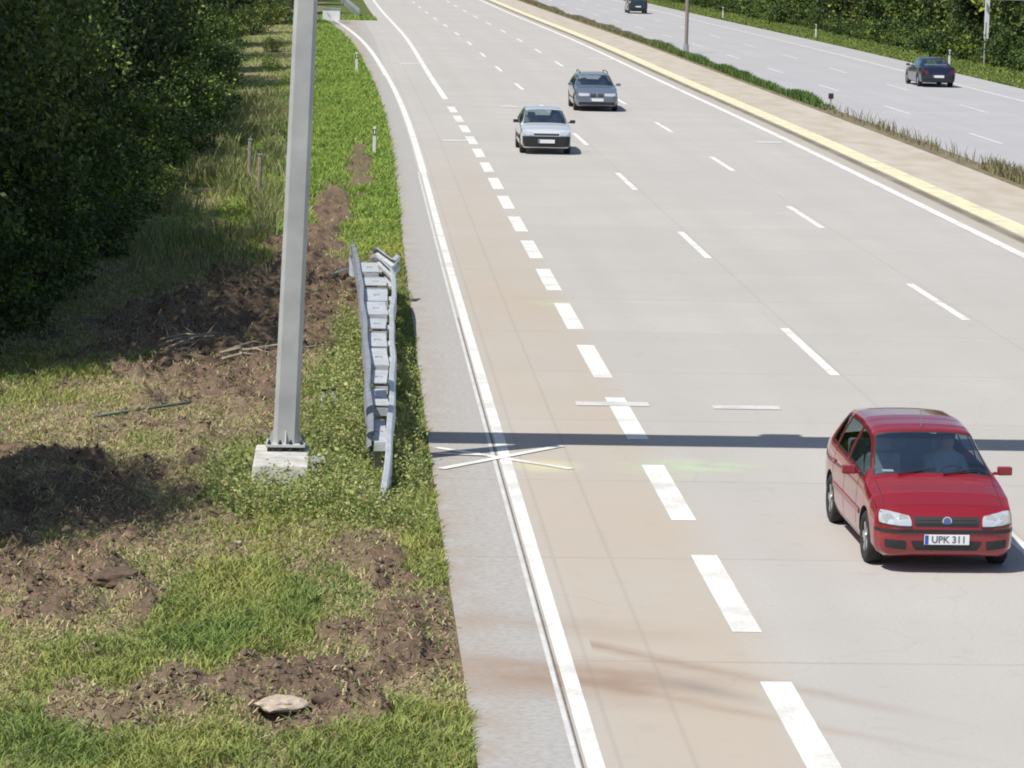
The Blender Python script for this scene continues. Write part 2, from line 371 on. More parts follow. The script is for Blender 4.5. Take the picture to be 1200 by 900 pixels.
LUSH = [(-1.05, 30.6, .75, 2.1, 1.), (-2.35, 28.6, .6, 1.2, .9), (-1.5, 25.6, .7, .9, 1.), (.45, 26.2, .8, 1.5, 1.), (-.6, 39.3, .95, 3.6, .9), (.05, 45, .6, 9, .75), (-4.6, 48, .8, 4, .5), (1.0, 46, .28, 22, .7),
        (-2.6, 26, .5, 1, .7), (.85, 33.6, .3, 1.6, .8), (-1.0, 36, .6, 1.5, .6), (-3.2, 49.5, .6, 2.5, .5)]
def ell(X, Y, L, j=1.15):
    r = np.zeros_like(X)
    n1 = fbm(X * 2.1 + 3, Y * 1.0 + 1, 6) - .5
    for cx, cy, rx, ry, st in L:
        dd = np.sqrt(((X - cx) / rx) ** 2 + ((Y - cy) / ry) ** 2) + n1 * 2 * j
        r = np.maximum(r, st * np.clip((1.32 - dd) / .5, 0, 1))
    return r
def masks(X, Y):
    dirt = ell(X, Y, DIRT); lush = ell(X, Y, LUSH)
    far = np.clip((Y - 62) / 14, 0, 1) * np.clip((X + 3.2) / 1.2, 0, 1)
    lush = np.maximum(lush, far); dirt = dirt * (1 - .0 * far)
    spots = np.clip((fbm(X * 2.6, Y * 1.5 + 40, 5) - .56) * 9, 0, 1) * np.clip((64 - Y) / 8, 0, 1) * .7
    return np.clip(np.maximum(dirt, spots), 0, 1), np.clip(lush * (1 - dirt), 0, 1)
def ground_z(X, Y, fine=True):
    e = edge(Y) + nat(NK, CK, Y)
    dz = -.04 + .05 * np.clip((e - X) / 1.5, 0, 1) + .12 * (fbm(X * .35, Y * .3, 3) - .5) * np.clip((e - X) / 1.5, 0, 1) - .045 * np.clip(e - X - 4, 0, 40)
    if fine:
        dm = ell(X, Y, DIRT); n = fbm(X * 3.2, Y * 2.6, 5)
        dz = dz + dm * np.clip((e - X) / .4, 0, 1) * ((n - .42) * .62 + .16 * np.abs(fbm(X * 9, Y * 7, 3) - .5))
    return dz
def build_ground():
    big = MB(); big.add([(-1500, -300, -3), (1500, -300, -3), (1500, 2500, -3), (-1500, 2500, -3)], [(0, 1, 2, 3)])
    return big
m = bpy.data.materials.new('earth'); m.use_nodes = True; n = m.node_tree; b = n.nodes['Principled BSDF']; b.inputs['Roughness'].default_value = .95; b.inputs['Specular IOR Level'].default_value = .1
a = N(n, 'ShaderNodeAttribute'); a.attribute_name = 'Col'; tc = N(n, 'ShaderNodeTexCoord').outputs['Object']
c = mixc(n, rng_(n, noise(n, tc, 9, 8), .35, .68, 0, .6), a.outputs['Color'], (.055, .042, .03))
c = mixc(n, rng_(n, noise(n, tc, 34, 5), .52, .72, 0, .45), c, (.30, .25, .18))
n.links.new(c, b.inputs['Base Color']); bp = N(n, 'ShaderNodeBump'); bp.inputs['Strength'].default_value = .8; bp.inputs['Distance'].default_value = .05
n.links.new(noise(n, tc, 16, 8), bp.inputs['Height']); n.links.new(bp.outputs[0], b.inputs['Normal']); M_earth = m
M_field = mat('meadow', (.07, .11, .03), .95, noise=.35, nscale=.3)
tag(build_ground().build('ground', M_field), 'grassy land', kind='structure')
def left_verge():
    s = [15.]; 
    while s[-1] < 80: s.append(s[-1] + .085 + .0012 * max(0, s[-1] - 24))
    while s[-1] < 420: s.append(s[-1] + .9)
    s = np.array(s); t = np.concatenate([np.linspace(0, 6.5, 85), 6.5 + (np.linspace(0, 1, 30)[1:] ** 1.5) * 50])
    e = edge(s) + .03; e = np.where(s > 241, 3.08, e)
    U = e[:, None] - t[None]; S = np.repeat(s[:, None], len(t), 1)
    x, y = P(U.ravel(), S.ravel()); z = ground_z(x, y); z[(np.tile(t, len(s)) < .001)] = -.02
    dirt, lush = masks(x, y)
    nn = fbm(x * 1.3, y * 1.1, 4)[:, None]
    straw = np.array([.30, .25, .15]) * (.75 + .5 * nn); soil = np.array([.172, .118, .085]) * (.7 + .6 * nn); gr = np.array([.10, .15, .035]) * (.7 + .6 * nn)
    c = straw * (1 - lush[:, None]) + gr * lush[:, None]; c = c * (1 - dirt[:, None]) + soil * dirt[:, None]
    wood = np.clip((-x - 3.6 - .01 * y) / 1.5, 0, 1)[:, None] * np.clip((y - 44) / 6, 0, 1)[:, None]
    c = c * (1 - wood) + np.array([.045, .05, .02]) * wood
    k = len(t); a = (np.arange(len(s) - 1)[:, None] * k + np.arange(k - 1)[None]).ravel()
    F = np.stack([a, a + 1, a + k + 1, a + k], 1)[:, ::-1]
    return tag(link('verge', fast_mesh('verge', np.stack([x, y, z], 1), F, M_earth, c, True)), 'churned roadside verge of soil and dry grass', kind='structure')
left_verge()
def right_verge():
    s = np.arange(60, 470, 1.2); t = np.linspace(0, 60, 50)
    U = 32.42 + t[None] + 0 * s[:, None]; S = np.repeat(s[:, None], len(t), 1)
    x, y = P(U.ravel(), S.ravel()); T = np.tile(t, len(s)); z = -.02 + .02 * T + .25 * (fbm(x * .3, y * .3) - .5) * np.clip(T / 3, 0, 1)
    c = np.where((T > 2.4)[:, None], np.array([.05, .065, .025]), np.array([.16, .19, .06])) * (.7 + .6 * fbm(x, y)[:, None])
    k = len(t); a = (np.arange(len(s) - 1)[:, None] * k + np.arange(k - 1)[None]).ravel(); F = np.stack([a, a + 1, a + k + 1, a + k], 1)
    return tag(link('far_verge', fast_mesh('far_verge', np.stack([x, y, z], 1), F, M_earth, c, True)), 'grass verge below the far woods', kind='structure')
right_verge()
# central reserve strip of soil between the carriageways
def reserve():
    s = np.arange(40, 470, 1.); t = np.array([0, .12, .38, .65, .77]); hz = np.array([.0, .05, .08, .05, .0])
    U = 19.08 + t[None] + 0 * s[:, None]; S = np.repeat(s[:, None], 5, 1); x, y = P(U.ravel(), S.ravel()); z = np.tile(hz, len(s)) + .002
    k = 5; a = (np.arange(len(s) - 1)[:, None] * k + np.arange(k - 1)[None]).ravel(); F = np.stack([a, a + 1, a + k + 1, a + k], 1)
    c = np.array([.20, .17, .11]) * (.7 + .6 * fbm(x, y)[:, None])
    return tag(link('central_reserve', fast_mesh('central_reserve', np.stack([x, y, z], 1), F, M_earth, c, True)), 'narrow soil strip between the carriageways', kind='structure')
reserve()

# ------------------------------------------------------------------ blades
def blades(name, x, y, z, h, wd, col, lean, label, cat='grass'):
    n = len(x); an = rng.random(n) * 2 * np.pi; dx, dy = np.cos(an), np.sin(an); la = rng.random(n) * 2 * np.pi
    lx, ly = np.cos(la) * lean * h, np.sin(la) * lean * h
    base = np.stack([x, y, z - .01], 1); side = np.stack([dx * wd / 2, dy * wd / 2, 0 * x], 1)
    midp = base + np.stack([lx * .35, ly * .35, h * .6], 1); tip = base + np.stack([lx, ly, h * np.sqrt(np.clip(1 - .4 * lean ** 2, .05, 1))], 1)
    V = np.stack([base - side, base + side, midp + side * .8, tip, midp - side * .8], 1).reshape(-1, 3)
    i = np.arange(n) * 5
    F3 = np.stack([i, i + 1, i + 2, i + 4], 1)
    F = np.concatenate([F3.reshape(-1, 4)])
    # tip as a degenerate-free quad: midR, tip, tip-ish, midL
    V2 = np.concatenate([V, tip + side * .12]); j = np.arange(n) + 5 * n
    F = np.concatenate([F, np.stack([i + 4, i + 2, j, i + 3], 1)])
    C = np.concatenate([np.repeat(col, 5, 0), col])
    o = link(name, fast_mesh(name, V2, F, M_grass, C)); return tag(o, label, cat, kind='stuff')
def scatter(n, s0, s1, u0, u1, pw=1.7):
    """more blades close to the camera: density falls with distance"""
    r = rng.random(n); k = 1 - pw; s = (s0 ** k + r * (s1 ** k - s0 ** k)) ** (1 / k)
    u = u0 + rng.random(n) * (u1 - u0); return u, s
def gcol(n, base, var):
    b_ = np.array(base)[None] * (1 + (rng.random((n, 1)) - .5) * var * 2); return np.clip(b_ * (1 + (rng.random((n, 3)) - .5) * .25), 0, 1)
# green grass on the verge
u, s = scatter(330000, 23.5, 250, -7.5, 0)
x, y = P(u + edge(s) - .02 + .16 * (fbm(s * 1.7, s * .3, 4) - .42), s); dirt, lush = masks(x, y)
keep = rng.random(len(x)) < np.clip(lush * 1.1 - dirt * .98 + .10 + .40 * np.clip((fbm(x * 1.1 + 30, y * .6, 5) - .46) * 6, 0, 1), .02, 1); x, y, dirt, lush = x[keep], y[keep], dirt[keep], lush[keep]
tuft = fbm(x * 2.3 + 9, y * 1.7, 3); nr = np.clip((y - 60) / 30, 0, 1)
h = (.05 + .15 * tuft * rng.random(len(x)) + .05 * lush) * (1 + .5 * nr); yel = np.clip((fbm(x * .9, y * .5 + 7, 4) - .35) * 3, 0, 1)[:, None] * (1 - .75 * nr[:, None])
c = gcol(len(x), (.185, .255, .066), .4) * (1 - yel) + gcol(len(x), (.32, .34, .10), .35) * yel
farb = (y > 66); c[farb] *= np.array([1.3, 1.38, 1.05])
blades('grass', x, y, ground_z(x, y), h, .012 + .00018 * y, c, .5 + .5 * rng.random(len(x)), 'green grass tufts growing on the churned verge')
# dry straw-coloured grass
u, s = scatter(260000, 23.5, 75, -7, 0)
x, y = P(u + edge(s) - .02 + .14 * (fbm(s * 1.7, s * .3, 4) - .42), s); dirt, lush = masks(x, y)
keep = rng.random(len(x)) < np.clip(.95 - lush * .72 - dirt * .78, .03, 1); x, y = x[keep], y[keep]
h = .03 + .07 * rng.random(len(x)); c = gcol(len(x), (.46, .39, .22), .4)
g2 = rng.random(len(x)) < .36; c[g2] = gcol(int(g2.sum()), (.28, .30, .11), .3)
blades('dry_grass', x, y, ground_z(x, y), h, .013 + .00012 * y, c, .9 + .9 * rng.random(len(x)), 'short dry straw coloured grass lying flat on the verge')
# tall pale grass under the trees
n_ = 32000; y = rng.uniform(57, 128, n_); x = -1.5 - 2.9 * rng.random(n_) - .006 * (y - 64); k = rng.random(n_) < np.clip((fbm(x * .7, y * .25 + 5, 3) - .38) * 5, 0, 1) * np.clip((-.9 - x) / 1.2, 0, 1) * np.clip((y - 57 + 9 * (fbm(x * 1.5, y * .3, 3) - .5)) / 14, 0, 1) ** 1.5; x, y = x[k], y[k]
h = (.16 + .5 * rng.random(len(x))) * np.clip((y - 50) / 20, .3, 1); c = gcol(len(x), (.34, .33, .15), .4); g2 = rng.random(len(x)) < .4; c[g2] = gcol(int(g2.sum()), (.15, .22, .06), .4)
blades('tall_grass', x, y, ground_z(x, y), h, .012 + .00018 * y, c, .2 + .4 * rng.random(len(x)), 'tall pale seeding grass at the foot of the left trees')
# clods of soil
def clods():
    u, s = scatter(60000, 23.5, 64, -6, 0); x, y = P(u + edge(s) - .1, s); dirt, _ = masks(x, y)
    k = rng.random(len(x)) < dirt ** 2; x, y = x[k], y[k]; n = len(x); r = .007 + .028 * rng.random(n) ** 5
    z = ground_z(x, y)
    base = np.array([[1, 0, 0], [0, 1, 0], [-1, 0, 0], [0, -1, 0], [0, 0, 1], [0, 0, -1]], float)
    V = base[None] * r[:, None, None] * (.6 + .8 * rng.random((n, 6, 1))) + rng.normal(0, 1, (n, 6, 3)) * r[:, None, None] * .2
    V = V + np.stack([x, y, z + r * .4], 1)[:, None]
    T = np.array([[0, 1, 4], [1, 2, 4], [2, 3, 4], [3, 0, 4], [1, 0, 5], [2, 1, 5], [3, 2, 5], [0, 3, 5]])
    F = (T[None] + (np.arange(n) * 6)[:, None, None]).reshape(-1, 3)
    C = np.repeat(gcol(n, (.185, .13, .095), .45), 6, 0)
    lt = np.repeat(rng.random(n) < .03, 6); C[lt] = (.34, .28, .21)
    tag(link('soil_clods', fast_mesh('soil_clods', V.reshape(-1, 3), F, M_grass, C)), 'loose brown clods and small stones on the torn verge', 'soil', kind='stuff')
clods()
# taller broad-leaved weeds round the plinth and the barrier
def leaves_at(pts, size, col, upb=.3):
    n = len(pts); d1 = rng.normal(0, 1, (n, 3)); d1[:, 2] = np.abs(d1[:, 2]) * upb; d1 /= np.linalg.norm(d1, axis=1)[:, None]
    d2 = np.cross(d1, rng.normal(0, 1, (n, 3))); d2 /= np.linalg.norm(d2, axis=1)[:, None] + 1e-9
    s_ = size[:, None]; V = np.stack([pts, pts + d1 * s_ * .5 + d2 * s_ * .3, pts + d1 * s_, pts + d1 * s_ * .5 - d2 * s_ * .3], 1).reshape(-1, 3)
    i = np.arange(n) * 4; return V, np.stack([i, i + 1, i + 2, i + 3], 1), np.repeat(col, 4, 0)
def weeds():
    W = [(-.45, 39.0, .55, 2.2, 900), (-1.35, 38.2, .3, 1.8, 420), (.0, 43, .32, 5, 1300), (.1, 50, .25, 5, 700), (-.75, 36.9, .5, .6, 260), (.72, 40.5, .18, 3, 300), (.1, 37.5, .3, 1.5, 420), (.95, 44, .12, 8, 260), (.5, 36.4, .3, .6, 120)]
    PX = []
    for cx, cy, rx, ry, n in W:
        x = cx + rng.normal(0, rx * .55, n); y = cy + rng.normal(0, ry * .55, n); PX.append(np.stack([x, y], 1))
    q = np.concatenate(PX); q = q[(q[:, 0] < 1.08) & ~((q[:, 0] > -1.14) & (q[:, 0] < -.44) & (q[:, 1] > 37.9) & (q[:, 1] < 40.3))]
    z = ground_z(q[:, 0], q[:, 1]); H = .08 + .40 * rng.random(len(q)) ** 2.4
    m_ = 26; pts = np.repeat(np.stack([q[:, 0], q[:, 1], z], 1), m_, 0); hh = np.repeat(H, m_) * rng.random(len(pts))
    pts[:, 2] += hh; pts[:, :2] += rng.normal(0, .028, (len(pts), 2))
    hue = np.repeat(rng.random(len(q)), m_)[:, None]
    col = gcol(len(pts), (.20, .27, .07), .4) * (1 - hue) + gcol(len(pts), (.42, .42, .18), .35) * hue
    V, F, C = leaves_at(pts, (.018 + .034 * rng.random(len(pts))) * np.where(rng.random(len(pts)) < .07, 1.9, 1), col, .8)
    tag(link('weeds', fast_mesh('weeds', V, F, M_grass, C)), 'knee high yellow green weeds around the plinth and barrier', 'weeds', kind='stuff')
weeds()
# central reserve growth
s = np.concatenate([rng.uniform(58, 95, 6500), rng.uniform(126, 330, 42000), rng.uniform(95, 126, 700)])
u = 19.2 + .5 * rng.random(len(s)); x, y = P(u, s); dens = fbm(s * .15, s * 0 + 3, 3)
k = rng.random(len(s)) < np.clip((dens - .2) * 2.2, .15, 1); x, y, s, dens = x[k], y[k], s[k], dens[k]
sparse = ((s > 93) & (s < 126)); h = np.where(s > 126, .14 + .5 * dens * rng.random(len(s)), .12 + .45 * rng.random(len(s)) ** 2.5) * np.where(s > 200, .8, 1)
fr = np.clip((s - 125) / 3, 0, 1)[:, None] * np.clip((235 - s) / 60, .1, 1)[:, None]
c = gcol(len(s), (.10, .17, .04), .4) * fr + gcol(len(s), (.25, .23, .13), .4) * (1 - fr)
blades('reserve_grass', x, y, 0 * x + .06, h, np.where(sparse, .035, .05), c, .2 + .3 * rng.random(len(x)), 'strip of tall grass along the central reserve')
# grass along the far verge
u, s = scatter(60000, 110, 330, 0, 3.2, 1.2); x, y = P(32.45 + u, s)
c = gcol(len(x), (.19, .25, .06), .4); blades('verge_grass', x, y, 0 * x, .10 + .22 * rng.random(len(x)) * np.clip(u / 1.5, .3, 1.4), .07, c, .4 + .4 * rng.random(len(x)), 'light green mown grass below the far trees')

# ------------------------------------------------------------------ trees
def make_crown(seed, rx, rz, nclump, nleaf, leaf, z0, col, low=1):
    r = np.random.default_rng(seed); V = []; C = []
    d_ = r.normal(0, 1, (nclump, 3)); d_ /= np.linalg.norm(d_, axis=1)[:, None]; rad = r.random(nclump) ** .42
    bump = .45 + 1.1 * fbm(d_[:, 0] * 2 + 5 + seed, d_[:, 2] * 2 + d_[:, 1] * 1.7 + 5, 3)
    c = d_ * (rad * bump)[:, None] * np.array([rx, rx, rz]); c[:, 2] += z0
    pts = np.repeat(c, nleaf, 0) + r.normal(0, 1, (nclump * nleaf, 3)) * np.array([rx * .13, rx * .13, rz * .07])
    cc = np.array(col)[None] * (.5 + 1.1 * np.repeat(r.random(nclump), nleaf)[:, None]) * (.8 + .4 * r.random((len(pts), 1)))
    yl = np.repeat(r.random(nclump) < .22, nleaf); cc[yl] *= np.array([2.3, 1.9, 1.3])  # some clumps yellower; the added brightness stands in for sunlit leaves
    d1 = r.normal(0, 1, (len(pts), 3)); d1 /= np.linalg.norm(d1, axis=1)[:, None]
    d2 = np.cross(d1, r.normal(0, 1, (len(pts), 3))); d2 /= np.linalg.norm(d2, axis=1)[:, None]
    s_ = (leaf * (.6 + .8 * r.random(len(pts))))[:, None]
    pts[:, 2] = np.maximum(pts[:, 2], .12)
    V = np.stack([pts, pts + d1 * s_ * .5 + d2 * s_ * .32, pts + d1 * s_, pts + d1 * s_ * .5 - d2 * s_ * .32], 1).reshape(-1, 3); V[:, 2] = np.maximum(V[:, 2], .02)
    i = np.arange(len(pts)) * 4; return fast_mesh('crown', V, np.stack([i, i + 1, i + 2, i + 3], 1), M_leaf, np.repeat(cc, 4, 0)), c
def make_tree(seed, H, rx, leaf, ncl, nlf, col, z0f=.58, trunk=.16):
    r = random.Random(seed); rt_ = empty('tree')
    cr, cl = make_crown(seed, rx, H * (1 - z0f) * 1.02, ncl, nlf, leaf, H * z0f, col)
    link('crown', cr, rt_)
    mb = MB(); pts = [(0, 0, -.4)] + [(r.uniform(-.12, .12) * i, r.uniform(-.12, .12) * i, H * .8 * i / 5) for i in range(1, 6)]
    mb.tube(pts, [trunk * (1.25 - i * .19) for i in range(6)], 8)
    for k in range(10):
        t = cl[r.randrange(len(cl))]; zz = max(.5, t[2] * .6); f = min(1, zz / (H * .8)) * 5; i = min(int(f), 4)
        b0 = Vector(pts[i]).lerp(Vector(pts[i + 1]), f - i); e_ = Vector(t) * .9
        mb.tube([b0, b0.lerp(e_, .5) + Vector((0, 0, .25)), e_], [trunk * .4, trunk * .25, .015], 5)
    mb.build('trunk', M_bark, rt_, True)
    return rt_
def make_shrub(seed, H, rx, leaf, ncl, nlf, col):
    r = random.Random(seed); rt_ = empty('shrub')
    cr, cl = make_crown(seed, rx, H * .55, ncl, nlf, leaf, H * .45, col); cr.name = 'foliage'; link('foliage', cr, rt_)
    mb = MB()
    for k in range(7):
        t = Vector(cl[r.randrange(len(cl))]); mb.tube([(r.uniform(-.1, .1), r.uniform(-.1, .1), -.3), t * .5 + Vector((0, 0, .1)), t], [.03, .02, .008], 5)
    mb.build('stem', M_bark, rt_, True); return rt_
DK = (.030, .052, .016); MD = (.045, .080, .020); LT = (.075, .120, .030)
protoL = [make_tree(1, 10.5, 2.7, .15, 330, 60, DK, .52), make_tree(2, 9, 2.5, .14, 260, 60, (.085, .13, .035), .5), make_tree(3, 11.5, 3.1, .16, 360, 60, DK, .5), make_tree(4, 16.5, 4.3, .17, 800, 80, (.045, .075, .022), .52, .24)]
protoR = [make_tree(11, 11, 3.0, .30, 200, 40, (.036, .06, .02), .5), make_tree(12, 9.5, 2.6, .28, 180, 40, (.075, .12, .032), .48), make_tree(13, 12.5, 3.3, .32, 210, 40, (.13, .165, .04), .5)]
protoS = [make_shrub(21, 1.9, 1.0, .085, 110, 36, (.055, .09, .026)), make_shrub(22, 2.6, 1.2, .10, 140, 36, (.07, .115, .03)), make_shrub(23, 1.3, .9, .075, 90, 34, (.11, .16, .045))]
used = set()
def pix(p):
    q = cam.matrix_world.inverted() @ Vector(p); return 600 + FPX * q.x / -q.z, 450 - FPX * q.y / -q.z
ORD = 'first second third fourth fifth sixth seventh eighth ninth tenth eleventh twelfth thirteenth fourteenth fifteenth sixteenth seventeenth eighteenth nineteenth twentieth'.split()
def nth(i):
    if i < 20: return ORD[i]
    t = ['twenty', 'thirty', 'forty', 'fifty', 'sixty', 'seventy'][(i + 1) // 10 - 2]
    return (t[:-1] + 'ieth') if (i + 1) % 10 == 0 else t + '-' + ORD[(i + 1) % 10 - 1]
def place(proto, loc, rz, sc, label, cat, group):
    if proto.name in used: o = copy_tree(proto)
    else: o = proto; used.add(proto.name)
    o.location = loc; o.rotation_euler = (0, 0, rz); o.scale = (sc, sc, sc); tag(o, label, cat, group); return o
GL = 'trees along the left verge'; GR = 'trees of the wood beyond the opposite carriageway'
LT_POS = [  # x, y, proto, scale, label
 (-9.6, 49.8, 3, .92), (-9.8, 55.0, 3, .87), (-9.8, 60, 3, .88), (-9.9, 64.5, 3, .86), (-7.3, 68.5, 1, .95), (-11.5, 58, 2, 1.4), (-7.7, 55.5, 1, .85), (-7.4, 61, 1, .9), (-8.0, 50.5, 0, .8), (-8.4, 72.5, 0, 1.0), (-10.6, 72, 2, 1.1), (-8.2, 80, 1, 1.05), (-10.4, 82, 0, 1.1), (-8.5, 90, 2, .95),
 (-11, 93, 0, 1.2), (-8.2, 101, 0, 1.0), (-9.3, 109, 2, 1.05), (-8.6, 118, 1, 1.2), (-9.8, 127, 0, 1.2), (-9.2, 137, 2, 1.15), (-11.5, 100, 2, 1.3), (-11.5, 85, 1, 1.4), (-12, 118, 0, 1.4), (-12.5, 140, 2, 1.4), (-9.5, 152, 0, 1.3), (-12, 168, 2, 1.4), (-10, 186, 1, 1.5), (-13, 205, 0, 1.5), (-10.5, 228, 2, 1.4),(-9.5, 255, 2, 1.4),(-8.5, 285, 0, 1.4),(-12.5, 245, 1, 1.5),(-8, 320, 2, 1.5),(-12, 300, 2, 1.6)]
for i, (x, y, p_, sc) in enumerate(LT_POS):
    place(protoL[p_], (x, y, float(ground_z(np.array([x]), np.array([y]), False)[0])), i * 2.1, sc, 'dark leafy tree left of the verge, ' + nth(i) + ' counting away from the viewer', 'tree', GL)
# trees outside the frame whose shade falls across the verge
for i, (x, y, p_, sc) in enumerate([(-6.9, 35.1, 3, .52), (-7.4, 36.7, 3, .5), (-7.9, 33.6, 3, .5)]):
    place(protoL[p_], (x, y, float(ground_z(np.array([x]), np.array([y]), False)[0])), i + .7, sc, ('broad', 'narrow', 'small low')[i] + ' tree outside the left picture edge that shades the near soil', 'tree', GL)
SH = [(-4.9, 46.2, 2, .75), (-5.3, 48.8, 0, 1.0), (-4.9, 53.5, 1, .9), (-4.6, 58.5, 1, .85), (-5.4, 62, 0, 1.25), (-4.3, 66, 0, .95), (-4.6, 72, 1, 1.05), (-3.9, 77, 2, 1.0), (-4.4, 84, 1, 1.1), (-3.8, 92, 0, 1.0), (-4.3, 100, 1, 1.2), (-4.1, 110, 0, 1.2), (-4.6, 120, 1, 1.3),
      (-4.9, 133, 0, 1.3), (-5.4, 148, 2, 1.6), (-6.3, 165, 1, 1.2), (-6.8, 185, 2, 1.8), (-6.3, 205, 2, 1.7), (-5.2, 226, 2, 1.8), (-5.6, 250, 1, 1.4), (-4.8, 275, 2, 2.0), (-4.4, 300, 1, 1.5), (-5.4, 68.5, 1, 1.35), (-5.0, 61, 1, 1.15), (-2.8, 152, 2, .55), (-3.3, 176, 2, .7)]
for i, (x, y, p_, sc) in enumerate(SH):
    x = x - (.95 if 60 < y < 190 else 1.0 if y < 60 else 0)
    place(protoS[p_], (x, y, float(ground_z(np.array([x]), np.array([y]), False)[0])), i * 1.3, sc, 'leafy shrub at the foot of the left trees, ' + nth(i) + ' from the viewer', 'shrub', 'shrubs at the foot of the left trees')
k = 0; kk = [0, 0, 0, 0]
for row, (u0, ds, off) in enumerate(((38.6, 6.2, 0), (42.2, 6.6, 3), (46.5, 8.5, 1))):
    s_ = 128 + off
    while s_ < 372:
        loc = at(u0 + random.uniform(-.9, .9), s_ + random.uniform(-1.5, 1.5), .1)
        q = pix(loc); s_ += ds
        if q[0] > 1275 or q[1] < -60: continue
        sc = random.uniform(.8, 1.15) * (1 + .07 * row); tone = ('dense dark', 'mid green', 'tall yellow green')[k % 3]
        place(protoR[k % 3], loc, k * 1.7, sc, tone + ' tree in the ' + ('front', 'second', 'rearmost')[row] + ' row of the far wood, ' + nth(kk[row]) + ' from the right', 'tree', GR); k += 1; kk[row] += 1
shr = [make_shrub(31, 2.1, 1.5, .17, 90, 26, (.05, .085, .022)), make_shrub(32, 1.5, 1.3, .15, 80, 24, (.075, .12, .03))]
s_ = 126; k = 0
while s_ < 350:
    loc = at(35.9 + random.uniform(-.5, .7), s_, .02); s_ += random.uniform(2.4, 4.2)
    if pix(loc)[0] > 1240 or pix(loc)[1] < -15: continue
    place(shr[k % 2], loc, k * 2.2, random.uniform(.6, 1.15), ('taller dark', 'low bright green')[k % 2] + ' bush in front of the far wood, ' + nth(k) + ' from the right', 'shrub', 'bushes in front of the far wood'); k += 1

# ------------------------------------------------------------------ gantry and plinth
GX, GY = -.735, 39.75
pl = MB(); pl.box((GX - .04, 39.28, .02), (.78, 1.8, .50), taper=.88); tag(pl.build('concrete_plinth', M_conc, None, bevel=.02), 'pale concrete block carrying the steel gantry post', 'plinth')
g = empty('gantry', (GX, GY, .27), 0, label='tall grey steel gantry post bolted to a concrete block on the verge', cat='gantry')
mb = MB(); hw = .155; ch = .05; oc = [(-hw, -hw + ch), (-hw + ch, -hw), (hw - ch, -hw), (hw, -hw + ch), (hw, hw - ch), (hw - ch, hw), (-hw + ch, hw), (-hw, hw - ch)]
mb.add([(x * 1.04, y, .09) for x, y in oc] + [(x * .93 + .21, y, 6.35) for x, y in oc], [(i, (i + 1) % 8, (i + 1) % 8 + 8, i + 8) for i in range(8)] + [tuple(range(8))[::-1], tuple(range(8, 16))])
mb.build('post', M_pole, g)
mb = MB(); mb.box((0, 0, .075), (.50, .50, .035)); mb.build('base_plate', M_pole, g, bevel=.004)
for sx, sy, ax in ((1, 0, 0), (-1, 0, 0), (0, -1, 1), (0, 1, 1), (1, .55, 2), (-1, .55, 2), (1, -.55, 2), (-1, -.55, 2)):
    mb = MB()
    if ax == 1: A_ = Vector((0, sy * hw, .093)); o_ = Vector((0, sy * .075, 0)); tt = Vector((.008, 0, 0))
    else: A_ = Vector((sx * hw, sy * hw * .9 if ax == 2 else 0, .093)); o_ = Vector((sx * .075, 0, 0)); tt = Vector((0, .008, 0))
    vs = [A_ - tt, A_ + o_ - tt, A_ - tt + Vector((0, 0, .17)), A_ + tt, A_ + o_ + tt, A_ + tt + Vector((0, 0, .17))]
    mb.add(vs, [(0, 1, 2), (5, 4, 3), (0, 3, 4, 1), (1, 4, 5, 2), (2, 5, 3, 0)]); mb.build('gusset', M_pole, g)
for bx in (-.205, -.068, .068, .205):
    for by in (-.215, .215):
        mb = MB(); mb.tube([(bx, by, 0), (bx, by, .145)], .014, 6); mb.tube([(bx, by, .0), (bx, by, .055)], .03, 6); mb.tube([(bx, by, .094), (bx, by, .118)], .028, 6); mb.build('bolt', M_bolt, g)
mb = MB(); mb.box((8.5, .45, 6.355), (20.4, .8, .10)); mb.box((8.5, .09, 6.1), (20.4, .08, .41)); mb.box((8.5, .81, 6.1), (20.4, .08, .41)); mb.box((8.5, .45, 5.92), (20.4, .64, .06)); mb.build('beam', M_pole, g, bevel=.01)
mb = MB(); mb.box((3.35, .5, 6.52), (.5, .95, .22)); mb.build('detector', M_galv, g, bevel=.02)
mb = MB(); mb.box((18.55, 0, 2.9), (.32, .32, 6.0)); mb.build('far_post', M_pole, g, bevel=.02)
mb = MB(); mb.box((.2, .02, 6.02), (.44, .5, .1)); mb.build('top_flange', M_pole, g, bevel=.01)
# small stone pedestal right of the plinth, two marker posts, pipe, slab
pd = empty('cable_pedestal', (-.33, 38.75, .0), .1, label='small weathered cable pedestal in weeds right of the concrete block', cat='pedestal')
mb = MB(); mb.box((0, 0, .13), (.15, .3, .34), taper=.85); mb.build('body', M_conc, pd, bevel=.015); mb = MB(); mb.box((0.01, -.05, .315), (.17, .33, .03)); mb.build('lid', M_galv, pd, bevel=.005)
for i, (x, y, lab) in enumerate(((-.31, 44.2, 'left one of two stubby white marker stakes in the weeds beside the barrier'), (-.12, 44.3, 'right one of two stubby white marker stakes in the weeds beside the barrier'))):
    st = empty('marker_stake', (x, y, 0), .2 * i, label=lab, cat='stake', group='white stakes in the weeds'); st.rotation_euler = (.05, .06 - .15 * i, .2)
    mb = MB(); mb.box((0, 0, .16), (.055, .03, .42)); mb.build('stake', M_postw, st, bevel=.004); mb = MB(); mb.box((0, 0, .385), (.062, .036, .03)); mb.build('cap', M_bolt, st)
pa = Vector((-3.46, 43.25, .10)); pb = Vector((-2.2, 44.5, .13)); mb = MB(); mb.tube([pa + Vector((0, 0, -.12)), pa, pa.lerp(pb, .5) + Vector((0, 0, .01)), pb], .022, 8)
tag(mb.build('bent_pipe', mat('green_grey_pipe', (.15, .19, .16), .6, noise=.2), None, True), 'thin grey green pipe lying on the dry grass', 'pipe')
